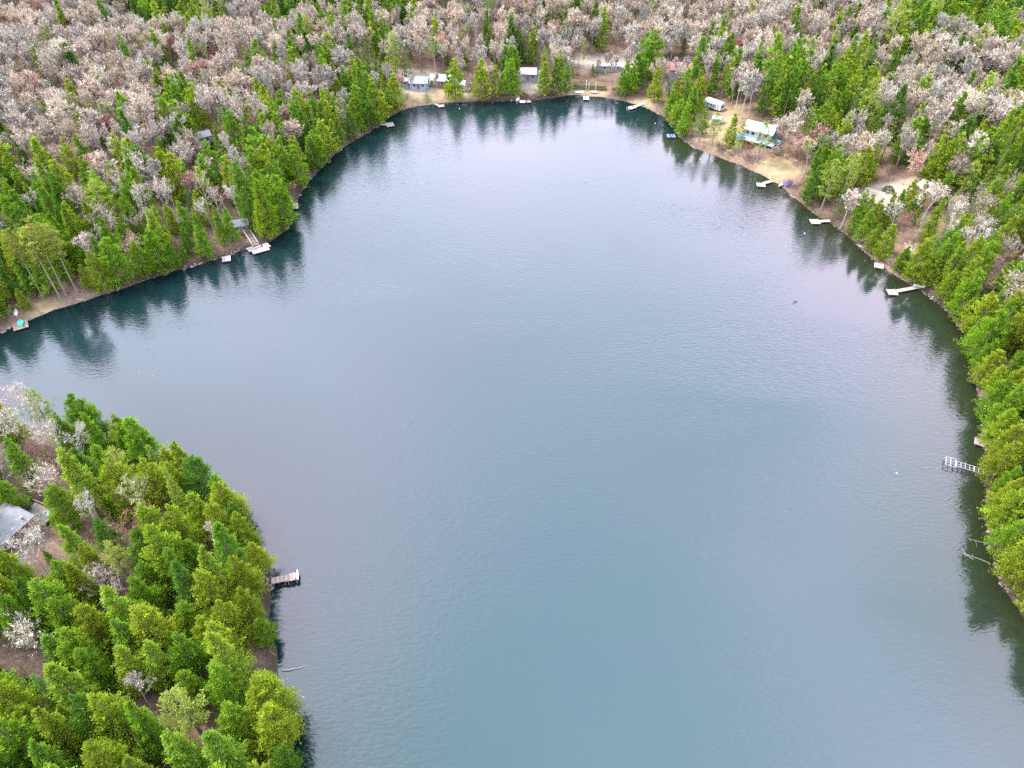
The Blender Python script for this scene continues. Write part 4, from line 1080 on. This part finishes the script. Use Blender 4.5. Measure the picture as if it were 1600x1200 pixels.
def house(name, label, px, rz, L_, W, h, rise, roof, wall, fm='white', wins=((-.25, 'f'), (.25, 'f')), door=('f', .0), category='house', chimney=None, group='lakeside houses', dz=0):
    p = GT(*px); z = base_z(p, rz, L_, W) + dz
    root = empty(name, (p[0], p[1], z), rz, label, category, group)
    wl = MB(); wall_box(wl, L_, W, h)
    for s in (-1, 1): wl.add([(s * L_ / 2, -W / 2, h), (s * L_ / 2, W / 2, h), (s * L_ / 2, 0, h + rise)], [[0, 1, 2]] if s > 0 else [[2, 1, 0]])
    wl.build('wall', M[wall], root)
    rf = MB(); gable(rf, L_, W, h, rise); r_ = rf.build('roof', M[roof], root)
    if chimney is not None:
        c = MB(); c.box(chimney * L_ - .25, chimney * L_ + .25, -.25, .25, h + rise * .5, h + rise + .8); c.build('chimney', M['stone'], r_)
    for u, side in wins:
        if side in 'fb': window(root, u * L_, -W / 2 if side == 'f' else W / 2, h * .42, 1.0, h * .38, side, fm)
        else: window(root, -L_ / 2 if side == 'l' else L_ / 2, u * W, h * .42, .9, h * .38, side, fm)
    if door:
        side, u = door; d = MB(); y = -W / 2 if side == 'f' else W / 2; s = -1 if side == 'f' else 1
        a, b = sorted((y - s * .02, y + s * .05)); d.box(u * L_ - .45, u * L_ + .45, a, b, .02, 2.0)
        do = d.build('door', M['wood_brown'], root); c = MB(); a, b = sorted((y + s * .05, y + s * .11)); c.box(u * L_ + .3, u * L_ + .36, a, b, .95, 1.05); c.build('handle', M['alu'], do)
    return root, p, z

def ang(a, b):
    A, B = GT(*a), GT(*b); return math.atan2(B[1] - A[1], B[0] - A[0])
# white-roofed house with blue trim and a turquoise deck
wrz = ang((1168, 216), (1204, 224))
h1, hp, hz = house('lake_house', 'white-roofed house with blue trim and turquoise deck above the right shore', (1186, 214), wrz, 8.6, 5.4, 2.5, 1.5, 'white_roof', 'turq', 'white',
                   ((-.36, 'f'), (-.16, 'f'), (.30, 'f'), (0, 'r'), (.3, 'b')), ('f', .1))
d_ = MB(); d_.box(-4.5, 5.9, -4.7, -2.75, -.25, -.08); d_.box(4.45, 7.0, -2.72, 1.2, -.25, -.085); dk = d_.build('veranda', M['roof_lblue'], h1)
for x in np.linspace(-4.3, 5.7, 6): MB().box(x - .06, x + .06, -4.62, -4.5, -2.2, .85).build('post', M['white'], dk)
MB().box(-4.5, 5.9, -4.6, -4.52, .80, .90).build('railing', M['white'], dk)
MB().box(4.34, 4.42, -1.6, 1.6, .2, 2.3).build('side_panel', M['blue_trim'], h1)
t_ = empty('picnic_table', (hp[0] + math.cos(wrz) * 5.8 + math.sin(wrz) * 1.4, hp[1] + math.sin(wrz) * 5.8 - math.cos(wrz) * 1.4, hz - .08), wrz, 'green table on the turquoise deck of the white-roofed house', 'table')
MB().box(-.9, .9, -.45, .45, .68, .75).build('tabletop', M['teal'], t_)
for s in (-1, 1): MB().box(s * .7 - .05, s * .7 + .05, -.35, .35, 0, .68).build('leg', M['teal'], t_); MB().box(-.9, .9, s * .8 - .14, s * .8 + .14, .40, .45).build('bench', M['teal'], t_)

# trailer
trz = ang((1104, 169), (1127, 174)); p = GT(1115, 171); z = base_z(p, trz, 6.4, 2.4) + .45
tr_ = empty('camping_trailer', (p[0], p[1], z), trz, 'white camping trailer with blue-grey side parked among trees', 'trailer')
b = MB(); L_ = 6.4; prof = [(-1.15, 0), (-1.2, .3), (-1.2, 1.9), (-1.0, 2.2), (-.4, 2.35), (.4, 2.35), (1.0, 2.2), (1.2, 1.9), (1.2, .3), (1.15, 0)]
V = [(x, y, zz) for x in (-L_ / 2, L_ / 2) for y, zz in prof]; n = len(prof)
b.add(V, [[i, (i + 1) % n, n + (i + 1) % n, n + i] for i in range(n)] + [list(range(n))[::-1], [n + i for i in range(n)]]); b.build('body', M['white_roof'], tr_)
MB().box(-2.9, 1.5, -1.225, -1.18, .35, 1.5).build('side_panel', M['slate'], tr_)
for x in (-1.9, -.4): window(tr_, x, -1.225, .75, .9, .55, 'f', 'white')
window(tr_, L_ / 2, 0, .8, 1.5, .8, 'r', 'white')
MB().box(1.9, 2.55, -1.23, -1.18, .1, 1.9).build('door', M['siding_grey'], tr_)
for x in (-.5, .4):
    for s in (-1, 1):
        w_ = MB(); w_.tube([(x, s * 1.02, -.12), (x, s * 1.18, -.12)], [.33, .33], 14); w_.add([(x + .33 * math.cos(k * math.pi / 7), s * 1.185, -.12 + .33 * math.sin(k * math.pi / 7)) for k in range(14)], [list(range(14))]); w_.build('wheel', M['black'], tr_)
MB().bar((L_ / 2, 0, .02), (L_ / 2 + 1.1, 0, -.05), .1).build('tow_bar', M['black'], tr_)

house('garden_shed', 'little blue shed with white roof below the trailer', (1119, 194), R(-25), 2.2, 1.8, 1.9, .5, 'white_metal', 'blue_trim', wins=(), door=('f', 0), category='shed', group='sheds by the lake')
house('lake_house', 'pale tan roofed house half hidden by cedars on the right shore', (1368, 324), R(-38), 7.0, 5.8, 2.5, 1.7, 'roof_pale', 'siding_grey', wins=((-.3, 'f'), (0, 'f'), (.3, 'f'), (0, 'l')), door=('b', 0), chimney=.2)
house('cottage', 'small pinkish roof cottage deep in the right-hand cedars', (1449, 309), R(-60), 5.4, 4.4, 2.6, 1.2, 'roof_pale', 'siding_brown', wins=((-.2, 'f'), (.2, 'f'), (0, 'l')), door=('b', 0), category='cottage')
house('boathouse', 'grey-roofed boathouse at the top of the lakeside stairs', (378, 361), R(18), 3.8, 3.0, 2.2, .7, 'roof_grey', 'siding_brown', wins=((-.25, 'f'), (.25, 'f')), door=('b', 0), category='boathouse')
house('garden_shed', 'white shed glimpsed among the left shore cedars', (285, 355), R(20), 2.4, 2.0, 1.8, .5, 'roof_grey', 'cream', wins=((0, 'f'),), door=('r' if False else 'f', .3), category='shed', group='sheds by the lake')
house('cottage', 'grey cottage glimpsed in the leafless wood on the left', (320, 224), R(35), 3.8, 3.2, 2.4, .9, 'roof_grey', 'siding_grey', wins=((-.2, 'f'), (.2, 'f')), door=('b', 0), category='cottage')
house('lake_house', 'light blue roofed house behind the lone cone-shaped spruce', (656, 137), R(-4), 6.0, 4.8, 2.1, 1.3, 'roof_lblue', 'roof_lblue', wins=((-.25, 'f'), (.25, 'f'), (0, 'l')), door=('f', 0))
house('lake_house', 'long pale grey roofed house right of the light blue one', (690, 133), R(-6), 7.0, 4.8, 2.1, 1.2, 'white_metal', 'siding_brown', wins=((-.25, 'f'), (.1, 'f'), (.36, 'f')), door=('f', -.08))
house('garden_shed', 'flat whitish shed left of the light blue roofed house', (634, 134), R(0), 4.6, 3.0, 1.9, .35, 'white_metal', 'siding_grey', wins=((0, 'f'),), door=('f', .3), category='shed', group='sheds by the lake')
house('garden_shed', 'small white shed right of the pale grey roofed house', (721, 141), R(-12), 3.0, 3.0, 2.2, .9, 'roof_lblue', 'white', wins=((.25, 'f'),), door=('f', -.2), category='shed', group='sheds by the lake')
wh, wp, wz = house('lake_house', 'white lakeside house with low annex above the pale lawn', (825, 123), R(-2), 5.6, 4.6, 2.3, 1.2, 'white_metal', 'siding_grey', wins=((-.3, 'f'), (.3, 'f')), door=('f', 0))
a_ = MB(); a_.box(2.81, 5.4, -1.9, 1.7, -1.6, 2.0); an = a_.build('annex', M['siding_grey'], wh); MB().box(3.2, 5.6, -2.1, 1.9, 2.01, 2.15).build('flat_roof', M['roof_grey'], an)
rr, rp_, rz_ = house('lake_house', 'house with faded red roof and three dark skylights', (1063, 118), R(-8), 7.6, 5.0, 2.5, 1.6, 'roof_red', 'siding_grey', wins=((-.3, 'f'), (.3, 'f')), door=('f', 0))
for x in (-2.2, 0, 1.8):
    s = MB(); k = 1.6 / 2.5
    s.add([(x - .35, -1.4, 2.5 + (2.5 - 1.4) * k + .19), (x + .35, -1.4, 2.5 + (2.5 - 1.4) * k + .19), (x + .35, -.8, 2.5 + (2.5 - .8) * k + .19), (x - .35, -.8, 2.5 + (2.5 - .8) * k + .19)], [[0, 1, 2, 3]]); s.box(x - .4, x + .4, -1.45, -1.40, 2.5 + 1.05 * k, 2.5 + 1.1 * k + .2); s.build('skylight', M['glass'], rr)
house('cabin_row', 'long low whitish cabin with dark windows above the hedge', (950, 110), R(-2), 9.0, 3.0, 1.8, .5, 'white_metal', 'siding_grey', wins=((-.38, 'f'), (-.15, 'f'), (.1, 'f'), (.36, 'f')), door=('f', .23), category='cabin')

# blue-grey house on the near headland, with deck
nrz = ang((4, 826), (31, 808))
nh, np_, nz = house('lake_house', 'house with broad blue-grey shingle roof on the near headland', (14, 838), nrz, 6.4, 5.8, 2.5, .5, 'slate', 'siding_brown', wins=((-.3, 'f'), (.1, 'f'), (0, 'r')), door=('f', .3))
def on(root_p, rz, z, x, y): return (root_p[0] + math.cos(rz) * x - math.sin(rz) * y, root_p[1] + math.sin(rz) * x + math.cos(rz) * y, z)
v_ = MB(); v_.tube([(2.2, -2.3, 2.5), (2.2, -2.3, 3.35)], [.14, .14], 8); v_.box(2.02, 2.38, -2.48, -2.12, 3.36, 3.44); v_.build('roof_vent', M['alu'], nh)
dkp = on(np_, nrz, nz, 5.0, -.7)
dk = empty('patio_deck', dkp, nrz, 'pale board deck beside the blue-grey roofed house', 'deck')
t2 = MB(); deck_planks(t2, -1.5, 1.5, -2.6, 2.4, -.05, .2, along=True); t2.build('boards', [M['wood'], M['wood']], dk)
MB().box(-1.45, 1.45, -2.5, 2.3, -1.6, -.12).build('base', M['wood_dark'], dk)
def rail():
    r_ = MB(); r_.bar((1.45, -2.5, .85), (1.45, 2.3, .85), .08)
    for y in np.linspace(-2.4, 2.2, 8): r_.bar((1.45, y, -.05), (1.45, y, .85), .06)
    r_.build('railing', M['wood_pale'], dk)
rail()
tb = empty('patio_table', on(np_, nrz, nz - .2, 4.3, 3.2), 0, 'round white table at the back of the blue-grey roofed house', 'table')
m_ = MB(); m_.tube([(0, 0, .68), (0, 0, .74)], [.75, .75], 18); m_.add([(.75 * math.cos(k * math.pi / 9), .75 * math.sin(k * math.pi / 9), .742) for k in range(18)], [list(range(18))]); m_.build('tabletop', M['white'], tb)
MB().tube([(0, 0, -.3), (0, 0, .68)], [.06, .06], 8).build('leg', M['alu'], tb)
gr = empty('barbecue', on(np_, nrz, nz - .05, 4.7, .9), nrz + .3, 'dark barbecue on the pale board deck', 'barbecue')
MB().box(-.45, .45, -.28, .28, .75, 1.0).build('firebox', M['black'], gr); MB().tube([(-.45, 0, 1.0), (.45, 0, 1.0)], [.27, .27], 10).build('lid', M['black'], gr)
for x in (-.4, .4):
    for y in (-.22, .22): MB().box(x - .03, x + .03, y - .03, y + .03, 0, .75).build('leg', M['black'], gr)
for k, (x, y, r_, lab) in enumerate(((5.3, -3.2, .4, 'white chair at the lower end of the board deck'), (6.4, -2.9, 1.2, 'second white chair at the outer corner of the board deck'))):
    ch = empty('garden_chair', on(np_, nrz, nz - .05, x, y + .6), nrz + r_, lab, 'chair', 'chairs on the headland deck')
    MB().box(-.27, .27, -.27, .27, .40, .45).build('seat', M['white'], ch); MB().box(-.27, .27, .24, .30, .45, .95).build('backrest', M['white'], ch)
    for sx_ in (-1, 1):
        for sy_ in (-1, 1): MB().box(sx_ * .23 - .03, sx_ * .23 + .03, sy_ * .23 - .03, sy_ * .23 + .03, 0, .40).build('leg', M['white'], ch)

# stairs from the boathouse to the deck
def stairs():
    a, b = GT(400, 386), GT(387, 366)
    a[2] = .5; b[2] = float(height(b[0], b[1])) + .5
    d = b - a; L_ = float(np.hypot(d[0], d[1])); rz = math.atan2(d[1], d[0]); rise = d[2]
    root = empty('wooden_stairs', a, rz, 'dark wooden stairs with white handrail posts from deck to boathouse', 'stairs')
    n = max(6, int(L_ / .42)); hw = .75
    for s in (-1, 1):
        MB().bar((0, s * hw, -.05), (L_, s * hw, rise - .05), .08, .26).build('stringer', M['wood_dark'], root)
        MB().bar((0, s * hw, .92), (L_, s * hw, rise + .92), .07).build('handrail', M['white'], root)
        for k in range(0, n + 1, 3): x = L_ * k / n; MB().box(x - .05, x + .05, s * (hw + .06) - .04, s * (hw + .06) + .04, rise * k / n - .2, rise * k / n + .95).build('post', M['white'], root)
    for k in range(n): x = L_ * (k + .5) / n; MB().box(x - .17, x + .17, -hw + .05, hw - .05, rise * (k + .5) / n, rise * (k + .5) / n + .05).build('tread', M['wood_brown'] if k % 3 else M['wood'], root)
stairs()

# hedge, posts and clipped bushes
def bush(name, label, px, Rx, Ry, H, tone, n=700, rz=0, box=False, size=.24, category='bush', trunk=True):
    p = GT(*px); g = np.random.default_rng(int(px[0])); root = empty(name, (p[0], p[1], p[2] - .05), rz, label, category)
    d = unit(g.normal(0, 1, (n, 3)))
    if box: q = np.stack([np.clip(d[:, 0] * 1.8, -1, 1) * Rx * g.uniform(.9, 1.03, n), np.clip(d[:, 1] * 1.8, -1, 1) * Ry, H / 2 + np.clip(d[:, 2] * 1.6, -1, 1) * H / 2], 1) if Rx < 3 else np.stack([g.uniform(-Rx, Rx, n), np.clip(d[:, 1] * 1.7, -1, 1) * Ry, H / 2 + np.clip(d[:, 2] * 1.5, -1, 1) * H / 2 * g.uniform(.85, 1.08, n)], 1)
    else:
        d[:, 2] = np.abs(d[:, 2]) - .25; f = g.uniform(.6, 1, n) ** .5
        q = np.stack([d[:, 0] * Rx * f, d[:, 1] * Ry * f, H * .28 + d[:, 2] * H * .74 * f], 1)
    q[:, 2] = np.maximum(q[:, 2], .05)
    Ln = size * g.uniform(.6, 1.3, n); V, F, tip = sprays(q, unit(d + g.normal(0, .5, (n, 3))), unit(np.array([0, 0, 1.]) + d + g.normal(0, .4, (n, 3))), Ln, Ln * .6)
    o = link('foliage', mk('foliage', V, F, [M['leaf']], tip=tip), root); o.color = (*tone, 1)
    if box: MB().box(-Rx * .93, Rx * .93, -Ry * .75, Ry * .75, -.3, H * .82).build('stem', M['bark_brown'], root)
    else:
        s = MB()
        for k in range(5): s.tube([(0, 0, -.2), (g.normal(0, .3) * Rx, g.normal(0, .3) * Ry, H * .6)], [.06, .02], 5)
        s.build('stem', M['bark_brown'], root)
HG = ang((902, 138), (942, 140))
bush('clipped_hedge', 'long clipped green hedge behind the swim raft lawn', (921, 139), 6.2, .8, 1.9, (.085, .105, .015), 2600, HG, True, category='hedge')
bush('round_bush', 'round dark green bush on the driveway behind the tan roof', (1387, 301), 1.6, 1.6, 2.2, (.022, .075, .012), 900)
bush('round_bush', 'small green bush below the round dark one', (1383, 311), .9, .9, .9, (.05, .10, .015), 400)
bush('round_bush', 'reddish brown bush in front of the white-roofed house', (1168, 229), 1.9, 1.5, 1.8, (.14, .055, .045), 900)
bush('round_bush', 'olive bush on the lawn of the white lakeside house', (820, 150), 1.3, 1.0, 1.3, (.10, .10, .03), 500)
for (px, h_, lab) in (((915.5, 141), 3.2, 'white post in front of the hedge, tallest of three'), ((920, 141), 2.4, 'middle white post in front of the hedge'), ((930.5, 143), 2.6, 'white post in front of the right end of the hedge')):
    p = GT(*px); r_ = empty('lawn_post', p, 0, lab, 'post', 'posts by the hedge')
    MB().box(-.07, .07, -.07, .07, -.3, h_).build('pole', M['white'], r_); MB().box(-.14, .14, -.14, .14, h_ + .002, h_ + .12).build('cap', M['white'], r_)

# stones along the waterline and drift on the floor of the clearings
def stones():
    g = np.random.default_rng(12); k = 0; parts = []
    pts = poly[g.integers(0, len(poly), 2600)]; nxt = np.roll(poly, -1, 0)
    ii = g.integers(0, len(poly), 3200); f = g.uniform(0, 1, 3200)[:, None]; q = poly[ii] * (1 - f) + nxt[ii] * f
    q = q + g.normal(0, .7, q.shape); s = sd_at(q[:, 0], q[:, 1]); keep = (s > -.3) & (s < 1.5) & (q[:, 1] > 60) & (q[:, 1] < 300) & (np.abs(q[:, 0]) < 190)
    q = q[keep]; z = height(q[:, 0], q[:, 1])
    base = np.array([(1, 0, 0), (0, 1, 0), (-1, 0, 0), (0, -1, 0), (0, 0, .8), (0, 0, -.8)], float)
    tri = np.array([(0, 1, 4, 4), (1, 2, 4, 4), (2, 3, 4, 4), (3, 0, 4, 4)])[:, :3]
    Vs, Fs = [], []
    for i in range(len(q)):
        r_ = g.uniform(.08, .32) * (1 if g.uniform() < .9 else 1.8)
        Vs.append(base * r_ * g.uniform(.6, 1.3, (6, 1)) * np.array([1.2, 1, .7]) + np.array([q[i, 0], q[i, 1], z[i]])); Fs.append(tri + 6 * i)
    link('shore_stones', mk('shore_stones', np.concatenate(Vs), np.concatenate(Fs), [M['stone']]), None, kind='stuff', label='grey stones scattered along the waterline', category='stones')
stones()
def brush():
    """low bare undergrowth: thin stems"""
    g = np.random.default_rng(21); n = 42000
    x, y = g.uniform(-250, 260, n), g.uniform(40, 420, n); s = sd_at(x, y); z = height(x, y)
    pr = proj(np.stack([x, y, z], 1)); keep = (s > .4) & (s < 90) & (pr[:, 0] > -60) & (pr[:, 0] < 1660) & (pr[:, 1] > -40) & (pr[:, 1] < 1260)
    for (cx_, cy_, rx, ry) in CLEAR: keep &= ((pr[:, 0] - cx_) / rx) ** 2 + ((pr[:, 1] - cy_) / ry) ** 2 > .85
    P0 = np.stack([x, y, z], 1)[keep]; m = len(P0); k = 7
    P = np.repeat(P0, k, 0) + np.c_[g.normal(0, .35, (m * k, 2)), np.full(m * k, -.05)]
    D = unit(np.c_[g.normal(0, .5, (m * k, 2)), np.ones(m * k)]); Ln = g.uniform(.5, 1.7, m * k)
    V, F, tip = sprays(P, D, unit(g.normal(0, 1, (m * k, 3))), Ln, np.full(m * k, .05))
    me = mk('undergrowth', V, F, [M['twig_mass']], tip=tip)
    c = np.where(g.uniform(0, 1, (m, 1)) < .3, np.array([[.10, .12, .03]]), np.array([[.24, .165, .12]])) * g.uniform(.7, 1.25, (m, 1))
    a = me.attributes.new('tint', 'FLOAT_COLOR', 'POINT'); a.data.foreach_set('color', np.repeat(np.c_[c, np.ones(m)], k * 4, 0).astype(np.float32).ravel())
    link('undergrowth', me, None, kind='stuff', label='thin bare undergrowth on the forest floor', category='undergrowth')
brush()
#@@END

# ------------------------------------------------------------------ light
SUN_EL, SUN_AZ = R(52), R(292)                        # azimuth from +Y, clockwise
w = bpy.data.worlds.new("World"); sc.world = w; w.use_nodes = True
N, L = w.node_tree.nodes, w.node_tree.links; N.clear()
out = N.new('ShaderNodeOutputWorld'); bg = N.new('ShaderNodeBackground'); bg.inputs['Strength'].default_value = .13
sky = N.new('ShaderNodeTexSky'); sky.sky_type = 'NISHITA'; sky.sun_disc = False; sky.sun_elevation = SUN_EL; sky.sun_rotation = SUN_AZ
sky.air_density = 1.0; sky.dust_density = 1.5
tc = N.new('ShaderNodeTexCoord'); mp = N.new('ShaderNodeMapping'); mp.inputs['Scale'].default_value = (1.0, 1.0, 1.9)
n = N.new('ShaderNodeTexNoise'); n.inputs['Scale'].default_value = 1.9; n.inputs['Detail'].default_value = 6; n.inputs['Roughness'].default_value = .5; n.inputs['Distortion'].default_value = .4
L.new(tc.outputs['Generated'], mp.inputs['Vector']); L.new(mp.outputs['Vector'], n.inputs['Vector'])
r = N.new('ShaderNodeValToRGB'); e = r.color_ramp.elements; e[0].position = .36; e[0].color = (.72, .72, .72, 1); e[1].position = .62; e[1].color = (1, 1, 1, 1)
L.new(n.outputs['Fac'], r.inputs['Fac'])
mx = N.new('ShaderNodeMix'); mx.data_type = 'RGBA'; mx.inputs['B'].default_value = (8.2, 8.4, 10.0, 1)
sx_ = N.new('ShaderNodeSeparateXYZ'); L.new(tc.outputs['Generated'], sx_.inputs['Vector'])
zr = N.new('ShaderNodeValToRGB'); e = zr.color_ramp.elements; e[0].position = .34; e[0].color = (6.6, 7.5, 8.4, 1); e[1].position = .95; e[1].color = (7.4, 8.9, 9.8, 1)
m_e = e.new(.60); m_e.color = (10.6, 9.7, 11.3, 1)
L.new(sx_.outputs['Z'], zr.inputs['Fac']); n2 = N.new('ShaderNodeTexNoise'); n2.inputs['Scale'].default_value = 1.3; n2.inputs['Detail'].default_value = 4; L.new(mp.outputs['Vector'], n2.inputs['Vector'])
r2 = N.new('ShaderNodeValToRGB'); e = r2.color_ramp.elements; e[0].position = .42; e[0].color = (.70, .86, .90, 1); e[1].position = .58; e[1].color = (1.26, 1.08, 1.20, 1); L.new(n2.outputs['Fac'], r2.inputs['Fac'])
hm = N.new('ShaderNodeMix'); hm.data_type = 'RGBA'; hm.blend_type = 'MULTIPLY'; hm.inputs['Factor'].default_value = 1
L.new(zr.outputs['Color'], hm.inputs['A']); L.new(r2.outputs['Color'], hm.inputs['B']); L.new(hm.outputs['Result'], mx.inputs['B'])
L.new(r.outputs['Color'], mx.inputs['Factor']); L.new(sky.outputs['Color'], mx.inputs['A']); L.new(mx.outputs['Result'], bg.inputs['Color']); L.new(bg.outputs['Background'], out.inputs['Surface'])
sun = bpy.data.lights.new('sun', 'SUN'); sun.energy = 2.2; sun.angle = R(14); sun.color = (1.0, .95, .86)
so = bpy.data.objects.new('sun', sun); COL.objects.link(so)
d = Vector((math.sin(SUN_AZ) * math.cos(SUN_EL), math.cos(SUN_AZ) * math.cos(SUN_EL), math.sin(SUN_EL)))
so.rotation_euler = d.to_track_quat('Z', 'Y').to_euler(); so.location = (0, 0, 300)

# ------------------------------------------------------------------ render settings
sc.view_settings.view_transform = 'Standard'; sc.view_settings.look = 'None'; sc.view_settings.gamma = 1.0
sc.view_settings.exposure = 2.3
sc.cycles.max_bounces = 5; sc.cycles.diffuse_bounces = 3; sc.cycles.glossy_bounces = 2; sc.cycles.transmission_bounces = 2; sc.cycles.transparent_max_bounces = 4
sc.cycles.use_denoising = False
sc.cycles.caustics_reflective = False; sc.cycles.caustics_refractive = False
